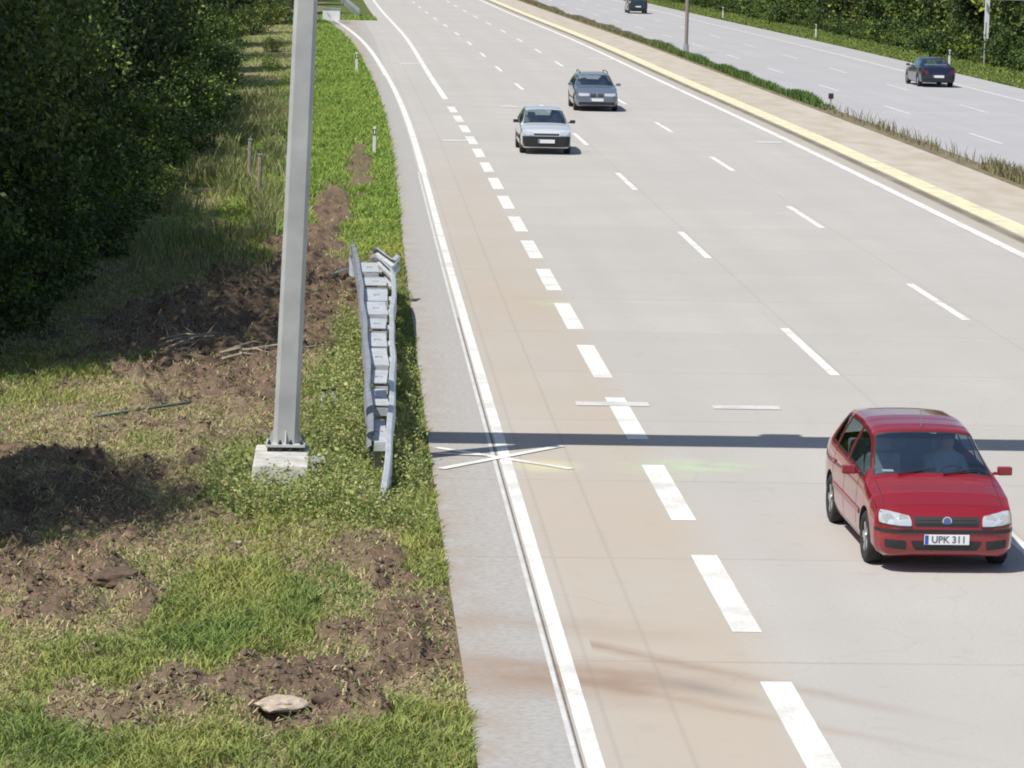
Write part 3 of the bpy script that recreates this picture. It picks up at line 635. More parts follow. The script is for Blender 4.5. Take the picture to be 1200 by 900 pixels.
def lump(name, loc, dim, m_, seed, label, cat, rz=0, group=None, parent=None, sub=3, amp=.35):
    bm = bmesh.new(); bmesh.ops.create_icosphere(bm, subdivisions=sub, radius=.5); r = random.Random(seed); o1 = r.uniform(0, 50)
    for v in bm.verts:
        q = v.co.normalized(); f = 1 + amp * (float(fbm(np.array([q.x * 2.1 + o1]), np.array([q.y * 2.1 + q.z * 1.7 + 9]), 4)[0]) - .5) * 2
        v.co = Vector((q.x * .5 * dim[0], q.y * .5 * dim[1], q.z * .5 * dim[2])) * f
    me = bpy.data.meshes.new(name); bm.to_mesh(me); bm.free(); me.materials.append(m_)
    o = link(name, me, parent, loc); o.rotation_euler = (0, 0, rz)
    return tag(o, label, cat, group) if cat else o
lump('stone_slab', (-.52, 27.15, .075), (.46, .42, .13), M_stone, 3, 'flat pale tan slab lying on torn soil near the bottom edge', 'slab', .1, amp=.25)
lump('soil_lump', (-.02, 27.3, .07), (.42, .40, .22), M_soil_l, 5, 'dark overturned lump of soil right of the pale slab', 'soil lump', .4)
lump('soil_lump', (-2.35, 32.35, .09), (.62, .5, .22), M_soil_l, 8, 'long dark soil lump at the end of the left soil patch', 'soil lump', .4)
lump('soil_lump', (-1.35, 27.35, .05), (.34, .3, .16), M_soil_l, 9, 'small dark soil lump left of the pale slab', 'soil lump', .2)
lump('soil_lump', (-1.05, 45.6, .07), (.3, .5, .14), M_soil_l, 10, 'dark soil lump left of the gantry post', 'soil lump', .2)
lump('soil_lump', (-2.95, 31.2, .05), (.4, .35, .15), M_soil_l, 12, 'dark soil lump at the lower rim of the left soil patch', 'soil lump', 1)
lump('small_stone', (-1.15, 34.55, .06), (.08, .09, .06), M_stone, 14, 'small pale stone on dry grass below the gantry post', 'stone', 1, sub=2)
# uprooted branches on the mound
def debris(x, y, seed, label):
    r = random.Random(seed); rt_ = MB()
    for k in range(7):
        a0 = r.uniform(-.5, .9); L_ = r.uniform(.5, 1.3); p0 = Vector((x + r.uniform(-.25, .25), y + r.uniform(-.8, .8), .15 + .1 * r.random())); dd = Vector((math.cos(a0), math.sin(a0) * 1.2, r.uniform(-.05, .12)))
        rt_.tube([p0, p0 + dd * L_ * .5 + Vector((0, 0, .07)), p0 + dd * L_], [.028, .02, .006], 6)
        for j in range(3):
            q = p0 + dd * L_ * r.uniform(.3, .9); rt_.tube([q, q + Vector((r.uniform(-.3, .3), r.uniform(-.3, .3), r.uniform(.0, .25)))], [.012, .004], 5)
    tag(rt_.build('fallen_branches', M_deadwood, None, True), label, 'branches')
debris(-2.75, 50.2, 4, 'bleached uprooted branches at the edge of the tree shade'); debris(-1.9, 49.4, 6, 'tangle of broken twigs on top of the brown soil mound'); 

# ------------------------------------------------------------------ guard rail (double-sided, damaged)
def wprof(side):
    """W-beam profile: (offset outwards, z)"""
    return [(o_ * side, z_) for o_, z_ in ((0, -.155), (.055, -.135), (.075, -.10), (.055, -.06), (.01, -.025), (.01, .025), (.055, .06), (.075, .10), (.055, .135), (0, .155))]
def wbeam(path, side, tops):
    pf = wprof(side); mb = MB(); vs = []
    for (p, t) in zip(path, tops):
        for th_ in (0, .012):
            vs += [(p[0] + o_ - th_ * side, p[1], t + z_) for o_, z_ in pf]
    n_ = len(pf); k_ = 2 * n_; fs = []
    for i in range(len(path) - 1):
        for l in range(2):
            for j in range(n_ - 1): a_ = i * k_ + l * n_ + j; fs.append((a_, a_ + 1, a_ + 1 + k_, a_ + k_))
        a_ = i * k_; fs.append((a_, a_ + k_, a_ + k_ + n_, a_ + n_)); a_ += n_ - 1; fs.append((a_, a_ + k_, a_ + k_ + n_, a_ + n_))
    mb.add(vs, fs); return mb
gr = empty('guard_rail', (.5, 48, 0), 0, label='short double sided steel guard rail with a bent far end on the verge', cat='guard rail')
IM = Matrix.Translation((-.5, -48, 0))
def gb(mb, name, m_, smooth=False, bevel=0):
    mb.v = [(x - .5, y - 48, z) for x, y, z in mb.v]; return mb.build(name, m_, gr, smooth, bevel)
ys = np.linspace(37.2, 58.5, 44)
xr = np.interp(ys, [37.2, 38.5, 41, 47, 55, 57, 58.5], [.44, .53, .62, .68, .82, .80, .60]) + .008 * np.sin(ys * 1.7) + .014 * np.sin(ys * .7 + 1); zr_ = np.interp(ys, [37.2, 38, 40.2, 42, 57, 58.5], [-.02, .2, .5, .6, .6, .68]) + .008 * np.sin(ys * 1.25)
gb(wbeam(list(zip(xr, ys)), 1, zr_), 'right_beam', M_rail, False)
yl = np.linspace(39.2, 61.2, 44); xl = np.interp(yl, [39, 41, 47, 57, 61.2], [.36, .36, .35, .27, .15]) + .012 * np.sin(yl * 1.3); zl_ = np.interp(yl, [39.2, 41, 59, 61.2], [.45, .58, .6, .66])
gb(wbeam(list(zip(xl, yl)), -1, zl_), 'left_beam', M_rail_dark, False)
for i, yy in enumerate(np.arange(39.9, 58, 2.0)):
    xa = float(np.interp(yy, yl, xl)); xb = float(np.interp(yy, ys, xr)); zz = float(np.interp(yy, ys, zr_)); xm = (xa + xb) / 2 - .02
    mb = MB(); 
    mb.box((xm - .045, yy, zz / 2 - .1), (.008, .10, zz + .30)); mb.box((xm + .045, yy, zz / 2 - .1), (.008, .10, zz + .30)); mb.box((xm, yy, zz / 2 - .1), (.082, .008, zz + .30)); gb(mb, 'post', M_galv)
    sw = (xb - xa) * .80; sx_ = xa + .02 + sw / 2; mb = MB(); mb.box((sx_, yy + .1, zz + .02), (sw, 1.62 - .12 * (i % 3), .02), rz=.03 * math.sin(i * 2.3), rx=.02 * math.cos(i * 1.9)); mb.box((sx_, yy - .76, zz - .045), (sw, .01, .11)); mb.box((sx_, yy + .96, zz - .045), (sw, .01, .11)); mb.box((xb - .045, yy + .1, zz - .05), (.09, .5, .05)); mb.box((sx_, yy + .1, zz + .032), (.05, .05, .012)); gb(mb, 'spacer', M_rail, bevel=.003)
# torn end piece folded over
mb = wbeam([(.46, 59.4), (.56, 58.9), (.70, 58.4), (.86, 58.1), (.95, 58.6)], 1, [.70, .80, .74, .66, .70]); gb(mb, 'torn_end', M_rail)
mb = MB(); mb.box((.12, 62.4, .16), (.10, .10, .5), rx=-.4); gb(mb, 'bent_post', M_galv)
mb = MB(); mb.tube([(-.75, 60.6, .05), (-.3, 61.3, .16), (.05, 62.1, .20)], .025, 6); tag(mb.build('steel_bar', M_galv, None, True), 'thin bent steel bar lying in shade beyond the bent rail end', 'bar')
# distant guard rail
fr_ = empty('guard_rail', at(1.6, 250), 0, label='distant grey guard rail where the widened outer lane ends', cat='guard rail')
mb = MB(); o0 = at(1.6, 250); pth = [at(1.75 - (s_ - 246) * .016, s_) - o0 for s_ in np.arange(246, 318, 4)]
m2 = wbeam([(p.x, p.y) for p in pth], 1, [.6] * len(pth)); m2.build('beam', M_rail, fr_)
for p in pth: mb = MB(); mb.box((p.x - .06, p.y, .25), (.10, .06, .9)); mb.build('post', M_galv, fr_)

# ------------------------------------------------------------------ delineators and posts
def delineator(loc, rz, label, sc=1.0):
    o = empty('delineator_post', loc, rz, label=label, cat='delineator', group='roadside delineator posts')
    mb = MB(); mb.add([(x * t_, y * t_, z) for z, t_ in ((-.1, 1), (1.0, .85)) for x, y in ((-.06, -.05), (.06, -.05), (.05, .05), (-.05, .05))], [(3, 2, 1, 0), (4, 5, 6, 7), (0, 1, 5, 4), (1, 2, 6, 5), (2, 3, 7, 6), (3, 0, 4, 7)]); mb.build('body', M_postw, o, bevel=.008)
    mb = MB(); mb.box((0, -.046, .82), (.118, .02, .2)); mb.box((0, .046, .82), (.1, .02, .2)); mb.build('black_band', M_black, o)
    mb = MB(); mb.box((0, -.058, .82), (.05, .008, .14)); mb.build('reflector', M_postw, o); o.scale = (sc, sc, sc); return o
delineator((.82, 96.6, -.02), 0, 'weathered delineator post on the near grass verge left of the shoulder', .9)
delineator((.38, 152.5, -.02), 0, 'small far delineator post at the left rim of the widened lane')
delineator(at(33.0, 268), 0, 'farthest white delineator post before the right wood'); delineator(at(33.2, 220), 0, 'middle white delineator post before the right wood'); delineator(at(33.3, 172.5), 0, 'white delineator post beside the tall pale pole at right')
ip = empty('marker_box', (-1.35, 238, 0), 0, label='small white cabinet where the widened lane ends far away', cat='cabinet')
mb = MB(); mb.box((0, 0, .45), (1.3, .5, .9)); mb.build('body', M_postw, ip, bevel=.03); mb = MB(); mb.box((0, 0, .93), (1.4, .6, .06)); mb.build('lid', M_galv, ip)
tp = empty('pole', at(34.9, 170.8), 0, label='slim pale pole standing in grass before the dark wood', cat='pole')
mb = MB(); mb.tube([(0, 0, -.2), (0, 0, 2.6)], .05, 8); mb.build('shaft', M_galv, tp); mb = MB(); mb.box((.05, 0, 2.75), (.26, .05, 2.1)); mb.build('marker_board', M_postw, tp, bevel=.01)
sp = empty('sign_post', (20.06, 187.3, 0), 0, label='slim brown grey post rising from the central reserve grass', cat='post')
mb = MB(); mb.tube([(0, 0, -.2), (0, 0, 3.6)], .11, 8); mb.build('shaft', mat('brown_grey_steel', (.27, .22, .21), .6, .2), sp); mb = MB(); mb.tube([(0, 0, -.1), (0, 0, .5)], .17, 8); mb.build('base', M_galv, sp)
rm = empty('reserve_marker', (19.46, 126.3, 0), 0, label='stubby dark capped marker at the end of the reserve hedge grass', cat='marker')
mb = MB(); mb.box((0, 0, .25), (.07, .05, .6)); mb.build('stem', M_galv, rm); mb = MB(); mb.box((0, 0, .62), (.2, .1, .22)); mb.build('head', M_bolt, rm, bevel=.01)
fp = empty('fence_post', (-2.2, 78.5, -.1), 0, label='grey weathered post among tall grass below the trees', cat='post'); mb = MB(); mb.tube([(0, 0, -.2), (.03, 0, 1.35)], .055, 7); mb.build('shaft', M_deadwood, fp); mb = MB(); mb.tube([(.03, 0, 1.34), (.03, 0, 1.38)], .07, 7); mb.build('cap', M_galv, fp)
fp2 = copy_tree(fp); fp2.location = (-2.62, 84, -.1); tag(fp2, 'second grey post farther along among the tall grass', 'post')

# ------------------------------------------------------------------ cars
def glassmat(name, tint, tr=.42):
    m = bpy.data.materials.new(name); m.use_nodes = True; n = m.node_tree; n.nodes.clear(); o = N(n, 'ShaderNodeOutputMaterial')
    g_ = N(n, 'ShaderNodeBsdfGlossy'); g_.inputs['Roughness'].default_value = .02; g_.inputs['Color'].default_value = (.9, .95, 1, 1)
    t = N(n, 'ShaderNodeBsdfTransparent'); t.inputs['Color'].default_value = (*tint, 1)
    lw_ = N(n, 'ShaderNodeLayerWeight'); lw_.inputs['Blend'].default_value = .35
    f = rng_(n, lw_.outputs['Facing'], 0, 1, .07, .7); mx = N(n, 'ShaderNodeMixShader'); n.links.new(f, mx.inputs[0]); n.links.new(t.outputs[0], mx.inputs[1]); n.links.new(g_.outputs[0], mx.inputs[2]); n.links.new(mx.outputs[0], o.inputs['Surface'])
    return m
M_glass = glassmat('car_glass', (.72, .82, .82))
M_rubber = mat('tyre_rubber', (.02, .02, .02), .85); M_rim = mat('alloy', (.55, .56, .58), .3, .8); M_lamp = mat('headlamp_glass', (.62, .66, .70), .10, .45, coat=1); M_amber = mat('amber_lamp', (.7, .28, .04), .2, coat=1)
M_tail = mat('tail_lamp', (.10, .006, .006), .2, coat=1); M_chrome = mat('chrome', (.75, .77, .8), .12, .95); M_platem = mat('plate_white', (.75, .76, .76), .5); M_blue = mat('plate_blue', (.03, .08, .4), .5); M_badge = mat('badge_blue', (.10, .16, .38), .25, .4)
M_letter = mat('plate_lettering', (.12, .13, .15), .6)
M_seat = mat('seat_cloth', (.30, .32, .35), .9, noise=.2); M_cabin = mat('cabin_plastic', (.05, .052, .058), .8); M_skin = mat('skin', (.50, .32, .24), .6); M_shirt = mat('shirt', (.42, .48, .55), .9); M_hair = mat('hair', (.05, .035, .025), .8)
def person_mesh():
    me = bpy.data.meshes.new('person')
    J = [(0, .10, .0), (0, .17, .25), (0, .20, .46), (0, .18, .56), (0, .14, .62), (0, .13, .72),          # pelvis..head
         (-.17, .20, .43), (-.23, .02, .27), (-.14, -.24, .33), (.17, .20, .43), (.23, .02, .27), (.14, -.24, .33),
         (-.10, -.02, .0), (-.13, -.36, .08), (.10, -.02, .0), (.13, -.36, .08)]
    E_ = [(0, 1), (1, 2), (2, 3), (3, 4), (4, 5), (2, 6), (6, 7), (7, 8), (2, 9), (9, 10), (10, 11), (0, 12), (12, 13), (0, 14), (14, 15)]
    rd = [.15, .145, .13, .055, .085, .09, .07, .05, .032, .07, .05, .032, .09, .07, .09, .07]
    me.from_pydata(J, E_, []); o = bpy.data.objects.new('person', me); COL.objects.link(o)
    sk = o.modifiers.new('s', 'SKIN'); ss = o.modifiers.new('ss', 'SUBSURF'); ss.levels = 2
    for i, r in enumerate(rd): me.skin_vertices[0].data[i].radius = (r, r * (.75 if i < 3 else 1))
    me.skin_vertices[0].data[0].use_root = True
    dg = bpy.context.evaluated_depsgraph_get(); nm = bpy.data.meshes.new_from_object(o.evaluated_get(dg)); bpy.data.objects.remove(o)
    nm.name = 'person'; nm.materials.clear(); nm.materials.append(M_shirt); nm.materials.append(M_skin)
    for p_ in nm.polygons:
        c_ = p_.center; p_.material_index = 1 if (c_.z > .53 or (c_.y < -.12 and c_.z > .2)) else 0; p_.use_smooth = True
    return nm
PERSON = person_mesh()
def driver(loc, rz, label):
    o = link('person', PERSON.copy(), None, loc); o.rotation_euler = (0, 0, rz)
    tag(o, label, 'person')
    bm = bmesh.new(); bmesh.ops.create_uvsphere(bm, u_segments=14, v_segments=10, radius=.105)
    for v in bm.verts: v.co = Vector((v.co.x * .92, v.co.y * 1.02 + .155, v.co.z + .735)); 
    bmesh.ops.delete(bm, geom=[v for v in bm.verts if v.co.y < .09 and v.co.z < .78], context='VERTS')
    me = bpy.data.meshes.new('hair'); bm.to_mesh(me); bm.free(); me.materials.append(M_hair); link('hair', me, o)
    return o
def profile(keys, ys):
    K = np.array(keys, float); out = np.stack([np.interp(ys, K[:, 0], K[:, i]) for i in range(1, K.shape[1])], 1)
    s_ = out.copy()
    for _ in range(1): s_[1:-1] = .25 * s_[:-2] + .5 * s_[1:-1] + .25 * s_[2:]
    return s_
def make_car(name, keys, ws, rw, sidew, pillars, axles, wr_=.30, paint_m=None, x_wheel=None, hub=None):
    """keys: (y, halfwidth, zbottom, zbelt, ztop, roof halfwidth, crown); front at -y"""
    car = empty(name)
    ys = sorted(set([k[0] for k in keys] + list(np.linspace(keys[0][0], keys[-1][0], 64).round(3)) + list(ws) + list(rw) + list(sidew) + [q for p_ in pillars for q in p_]))
    ys = [y for i, y in enumerate(ys) if i == 0 or y - ys[i - 1] > .004]; ys = np.array(ys); pr = profile(keys, ys)
    ring = []
    for (y, (w_, zb, zk, zt, wr, cr)) in zip(ys, pr):
        h_ = zk - zb; pts = [(0, zb), (.5 * w_, zb), (.86 * w_, zb), (.955 * w_, zb + .05), (.99 * w_, zb + .22 * h_), (1.0 * w_, zb + .42 * h_), (1.0 * w_, zb + .62 * h_), (.985 * w_, zb + .85 * h_), (.955 * w_, zk)]
        ze = zt - cr; xb = .955 * w_
        for t in (.10, .35, .62, .88): 
            bul = math.sin(math.pi * t) * .018; pts.append((xb + (wr - xb) * t + bul, zk + (ze - zk) * t))
        pts += [(wr, ze + .0), (wr * .93, ze + cr * .38), (wr * .72, ze + cr * .72), (wr * .38, ze + cr * .95), (0, zt)]
        ring.append(pts)
    n_ = len(ring[0]); full = []
    for y, pts in zip(ys, ring):
        full.append([(x, y, z) for x, z in pts] + [(-x, y, z) for x, z in pts[-2:0:-1]])
    m_ = len(full[0]); V = [v for r_ in full for v in r_]
    F = []; MI = []; nst = len(ys)
    for i in range(nst - 1):
        yc = (ys[i] + ys[i + 1]) / 2; hgt = pr[i][3] - pr[i][5] - pr[i][2]; hgt2 = pr[i + 1][3] - pr[i + 1][5] - pr[i + 1][2]
        for j in range(m_):
            k = j if j < n_ - 1 else m_ - 1 - j
            mi = 0
            if 13 <= k <= 16 and (ws[0] < yc < ws[1]): mi = 1
            if 13 <= k <= 16 and (rw[0] < yc < rw[1]): mi = 2
            if 9 <= k <= 11 and sidew[0] < yc < sidew[1] and min(hgt, hgt2) > .09 and not any(a < yc < b_ for a, b_ in pillars): mi = 3
            F.append((i * m_ + j, i * m_ + (j + 1) % m_, (i + 1) * m_ + (j + 1) % m_, (i + 1) * m_ + j)); MI.append(mi)
    F.append(tuple(range(m_))); MI.append(0); F.append(tuple(range((nst - 1) * m_, nst * m_))[::-1]); MI.append(0)
    me = bpy.data.meshes.new('tmp'); me.from_pydata(V, [], F); me.polygons.foreach_set('material_index', MI)
    bm = bmesh.new(); bm.from_mesh(me); bmesh.ops.recalc_face_normals(bm, faces=bm.faces)
    bm.faces.ensure_lookup_table(); ctr = sum((v.co.z for v in bm.verts)) 
    for gi in (1, 2, 3):
        reg = [f for f in bm.faces if f.material_index == gi]
        if reg:
            r_ = bmesh.ops.inset_region(bm, faces=reg, thickness=.022, depth=-.004, use_even_offset=True, use_boundary=True)
            for f in r_['faces']: f.material_index = 4
    bm.to_mesh(me); bm.free()
    for mm in (paint_m, M_glass, M_glass, M_glass, M_black, M_black): me.materials.append(mm)
    ob = bpy.data.objects.new('tmp', me); COL.objects.link(ob)
    # wheel arches
    cm = MB(); W = max(k[1] for k in keys); xw = x_wheel or W - .10
    for ay in axles:
        for sx in (-1, 1):
            c0 = MB(); 
            vs = []; nn = 36
            for xx in (W - .27, W + .25): vs += [(sx * xx, ay + math.cos(2 * math.pi * q / nn) * (wr_ + .055), wr_ + .01 + math.sin(2 * math.pi * q / nn) * (wr_ + .055)) for q in range(nn)]
            cm.add(vs, [(q, (q + 1) % nn, (q + 1) % nn + nn, q + nn) for q in range(nn)] + [tuple(range(nn))[::-1], tuple(range(nn, 2 * nn))])
    co = cm.build('cut', M_black); bo = ob.modifiers.new('b', 'BOOLEAN'); bo.object = co; bo.operation = 'DIFFERENCE'; bo.solver = 'EXACT'
    dg = bpy.context.evaluated_depsgraph_get(); dg.update(); nm = bpy.data.meshes.new_from_object(ob.evaluated_get(dg)); bpy.data.objects.remove(ob); bpy.data.objects.remove(co)
    bm = bmesh.new(); bm.from_mesh(nm)
    for f in bm.faces:
        c_ = f.calc_center_median()
        for ay in axles:
            r_ = math.hypot(c_.y - ay, c_.z - wr_ - .01)
            if abs(r_ - wr_ - .055) < .004 and abs(f.normal.x) < .5 or (r_ < wr_ + .05 and abs(abs(c_.x) - (W - .27)) < .003): f.material_index = 5
        f.smooth = abs(f.normal.x) < 2
    bvh = BVHTree.FromBMesh(bm)
    parts = {}
    for gi, nme in ((0, 'body'), (1, 'windscreen'), (2, 'rear_window'), (3, 'side_window')):
        b2 = bm.copy(); kill = [f for f in b2.faces if (f.material_index != gi if gi else f.material_index in (1, 2, 3))]
        bmesh.ops.delete(b2, geom=kill, context='FACES')
        if gi == 3:
            # each pane an object of its own
            left = set(b2.faces); isl = []
            while left:
                f0 = left.pop(); st_ = [f0]; g_ = [f0]
                while st_:
                    f = st_.pop()
                    for e_ in f.edges:
                        for f2 in e_.link_faces:
                            if f2 in left: left.discard(f2); st_.append(f2); g_.append(f2)
                isl.append([[tuple(v.co) for v in f.verts] for f in g_])
            for g_ in isl:
                q = MB()
                for vv in g_: q.add(vv, [tuple(range(len(vv)))])
                o_ = q.build('side_window', M_glass, car)
            b2.free(); continue
        m2 = bpy.data.meshes.new(nme); b2.to_mesh(m2); b2.free(); mis = [p_.material_index for p_ in m2.polygons]; m2.materials.clear()
        for mm in (paint_m, M_glass, M_glass, M_glass, M_black, M_black): m2.materials.append(mm)
        m2.polygons.foreach_set('material_index', mis)
        parts[nme] = link(nme, m2, car)
    bm.free()
    try: parts['body'].data.set_sharp_from_angle(angle=R(38))
    except Exception: pass
    # wheels
    for ay in axles:
        for sx in (-1, 1):
            wh = empty('wheel', (sx * xw, ay, wr_)); wh.parent = car
            mb = MB(); pf = [(.62, -.085), (.9, -.095), (1.0, -.075), (1.0, .075), (.9, .095), (.62, .085)]; nn = 32; vs = []
            for q in range(nn):
                an = 2 * math.pi * q / nn; vs += [(o_, math.cos(an) * r_ * wr_, math.sin(an) * r_ * wr_) for r_, o_ in pf]
            fs = [(q * 6 + j, q * 6 + (j + 1) % 6, ((q + 1) % nn) * 6 + (j + 1) % 6, ((q + 1) % nn) * 6 + j) for q in range(nn) for j in range(6)]
            mb.add(vs, fs); mb.build('tyre', M_rubber, wh, True)
            mb = MB(); xo = sx * .06
            mb.tube([(sx * .03, 0, 0), (sx * .045, 0, 0)], wr_ * .62, 24)
            for q in range(5):
                an = 2 * math.pi * q / 5; mb.add([(xo + dx, math.cos(an + s1 * k1) * r_ * wr_, math.sin(an + s1 * k1) * r_ * wr_) for dx in (0, sx * .02) for r_, k1 in ((.12, .5), (.6, .24)) for s1 in (-1, 1)], [(0, 1, 3, 2), (4, 6, 7, 5), (0, 2, 6, 4), (1, 5, 7, 3), (2, 3, 7, 6)])
            mb.tube([(xo, 0, 0), (xo + sx * .03, 0, 0)], wr_ * .2, 12); mb.build('rim', hub or M_rim, wh)
    # cabin
    y0, y1 = ws[0] + .05, rw[0] - .02; zb_ = .26; wk = W * .84; zk_ = float(np.interp(0, ys, pr[:, 2])) - .03
    mb = MB(); mb.add([(-wk, y0, zb_), (wk, y0, zb_), (wk, y1, zb_), (-wk, y1, zb_), (-wk * 1.03, y0, zk_), (wk * 1.03, y0, zk_), (wk * 1.03, y1, zk_), (-wk * 1.03, y1, zk_)], [(0, 1, 2, 3), (0, 1, 5, 4), (1, 2, 6, 5), (2, 3, 7, 6), (3, 0, 4, 7)])
    mb.box((0, y0 + .14, zk_ - .08), (wk * 1.9, .30, .14)); mb.build('interior', M_cabin, car)
    for sx in (-.36, .36):
        mb = MB(); sy = (ws[1] + .32); mb.box((sx, sy, .47), (.46, .5, .16)); mb.box((sx, sy + .27, .76), (.44, .12, .55), rx=-.15); mb.box((sx, sy + .33, 1.12), (.24, .09, .17), rx=-.1); mb.build('seat', M_seat, car, bevel=.03)
    mb = MB(); sy = min(rw[0] - .3, ws[1] + 1.25); mb.box((0, sy, .5), (wk * 1.8, .5, .2)); mb.box((0, sy + .27, .78), (wk * 1.75, .13, .55), rx=-.2); mb.build('rear_seat', M_seat, car, bevel=.03)
    mb = MB(); cx_ = .36; cy = ws[1] - .12; pts = [(cx_ + .18 * math.cos(a_), cy + .06 * math.sin(a_), .84 + .16 * math.sin(a_)) for a_ in np.linspace(0, 2 * math.pi, 17)]; mb.tube(pts, .013, 6, cap=False); mb.tube([(cx_, cy, .84), (cx_, cy - .25, .76)], .025, 6); mb.build('steering_wheel', M_black, car)
    return car, bvh, W
def panel(nm, bvh, quad, axis, m_, car, off=.004, th=.012, n=(12, 6), rnd=0):
    """quad: 4 corners (a,b) bottom-left,bottom-right,top-right,top-left; axis 'front'(-y) 'back' 'left'(+x) 'right'(-x) 'top'"""
    Q = [Vector((*q, 0)) for q in quad]; nu, nv = n; pts = {}; 
    dr = {'front': Vector((0, 1, 0)), 'back': Vector((0, -1, 0)), 'xp': Vector((-1, 0, 0)), 'xn': Vector((1, 0, 0)), 'top': Vector((0, 0, -1))}[axis]
    for i in range(nu + 1):
        for j in range(nv + 1):
            s_, t = i / nu * 2 - 1, j / nv * 2 - 1
            if rnd:
                e1 = math.sqrt(max(0, 1 - t * t * .5)); e2 = math.sqrt(max(0, 1 - s_ * s_ * .5)); s_, t = s_ * (1 - rnd + rnd * e1), t * (1 - rnd + rnd * e2)
            s_ = (s_ + 1) / 2; t = (t + 1) / 2; p_ = Q[0].lerp(Q[1], s_).lerp(Q[3].lerp(Q[2], s_), t); a_, b_ = p_.x, p_.y
            o_ = {'front': Vector((a_, -4, b_)), 'back': Vector((a_, 4, b_)), 'xp': Vector((3, a_, b_)), 'xn': Vector((-3, a_, b_)), 'top': Vector((a_, b_, 4))}[axis]
            h, nr, _, _ = bvh.ray_cast(o_, dr)
            pts[i, j] = None if h is None else (h, h - dr * off)
    mb = MB(); 
    last = [v for v in pts.values() if v]
    if not last: return None
    vs = []; bk = []
    for i in range(nu + 1):
        for j in range(nv + 1):
            v = pts[i, j] or min(last, key=lambda q: 0); vs.append(v[1]); bk.append(v[1] + dr * th)
    k = nv + 1; ok = lambda i, j: pts[i, j] is not None
    fs = []; N0 = len(vs)
    for i in range(nu):
        for j in range(nv):
            if all(ok(*q) for q in ((i, j), (i + 1, j), (i + 1, j + 1), (i, j + 1))):
                q = (i * k + j, (i + 1) * k + j, (i + 1) * k + j + 1, i * k + j + 1)
                if max((vs[a_] - vs[b_]).length for a_ in q for b_ in q) < .45: fs.append(q)
    ed = {}
    for f in fs:
        for a_, b_ in zip(f, f[1:] + f[:1]): ed[(min(a_, b_), max(a_, b_))] = ed.get((min(a_, b_), max(a_, b_)), 0) + 1
    fs += [(a_, b_, b_ + N0, a_ + N0) for (a_, b_), c_ in ed.items() if c_ == 1]
    mb.add(vs + bk, fs); return mb.build(nm, m_, car, False)
def mirror(q): return [(-q[1][0], q[1][1]), (-q[0][0], q[0][1]), (-q[3][0], q[3][1]), (-q[2][0], q[2][1])]
def text_mesh(txt, size, m_, name, parent, loc, rot):
    cu = bpy.data.curves.new('t', 'FONT'); cu.body = txt; cu.size = size; cu.align_x = 'CENTER'; cu.align_y = 'CENTER'; cu.extrude = .001; cu.offset = size * .02
    o = bpy.data.objects.new('t', cu); COL.objects.link(o); dg = bpy.context.evaluated_depsgraph_get(); me = bpy.data.meshes.new_from_object(o.evaluated_get(dg)); bpy.data.objects.remove(o)
    me.materials.clear(); me.materials.append(m_); me.name = name; t = link(name, me, parent, loc); t.rotation_euler = rot; return t
def plate(car, bvh, z, txt, front=True, w_=.52, yoff=0):
    sg = -1 if front else 1; h, *_ = bvh.ray_cast(Vector((0, sg * 4, z)), Vector((0, -sg, 0))); y = h.y + sg * (.022 + yoff)
    p_ = empty('number_plate', (0, y, z)); p_.parent = car
    mb = MB(); mb.box((0, 0, 0), (w_, .012, .115)); mb.build('plate', M_platem, p_, bevel=.004)
    mb = MB(); mb.box((sg * -1 * -.0 + (-.235 if front else .235), sg * .008, 0), (.04, .004, .105)); mb.build('blue_band', M_blue, p_)
    if txt: text_mesh(txt, .11, M_letter, 'lettering', p_, (.02 if front else -.02, sg * .008, 0), (R(90), 0, 0) if front else (R(90), 0, R(180)))
def mirrors(car, y, z, x, m_):
    for sx in (-1, 1):
        mb = MB(); mb.box((sx * (x + .10), y, z), (.17, .09, .10)); mb.box((sx * (x + .0), y, z - .03), (.09, .05, .035)); mb.build('wing_mirror', m_, car, bevel=.035)
def common(car, bvh, W, P_, front, mir, seams, paint_):
    pass

# --- red hatchback
M_red = mat('red_paint', (.245, .008, .015), .25, .15, coat=1); M_red2 = mat('red_bumper', (.215, .008, .014), .35, 0, coat=.6)
KR = [(-1.90, .56, .30, .56, .58, .50, .02), (-1.875, .66, .24, .60, .625, .56, .025), (-1.82, .74, .20, .655, .685, .62, .03), (-1.70, .80, .18, .72, .76, .68, .035), (-1.45, .825, .17, .80, .86, .70, .04), (-1.15, .83, .17, .86, .935, .71, .045),
      (-.98, .83, .17, .885, .985, .71, .045), (-.28, .83, .17, .91, 1.405, .575, .05), (-.1, .83, .17, .915, 1.44, .57, .05), (.4, .83, .17, .93, 1.475, .565, .05), (1.1, .83, .17, .95, 1.455, .56, .05), (1.5, .825, .18, .97, 1.40, .55, .05), (1.60, .82, .19, .97, 1.36, .55, .045), (1.80, .80, .22, .95, 1.02, .62, .04), (1.86, .78, .25, .90, .93, .62, .03), (1.90, .70, .30, .80, .82, .56, .02)]
car, bvh, W = make_car('red_car', KR, (-.95, -.30), (1.62, 1.79), (-.80, 1.42), [(.22, .30), (1.05, 1.12)], (-1.19, 1.27), .295, M_red)
tag(car, 'red three or five door hatchback driving toward the camera in the near lane', 'car')
car['label'] = 'shiny red hatchback driving toward the viewer in the nearest lane'
hl = [(-.77, .575), (-.40, .55), (-.42, .665), (-.755, .72)]
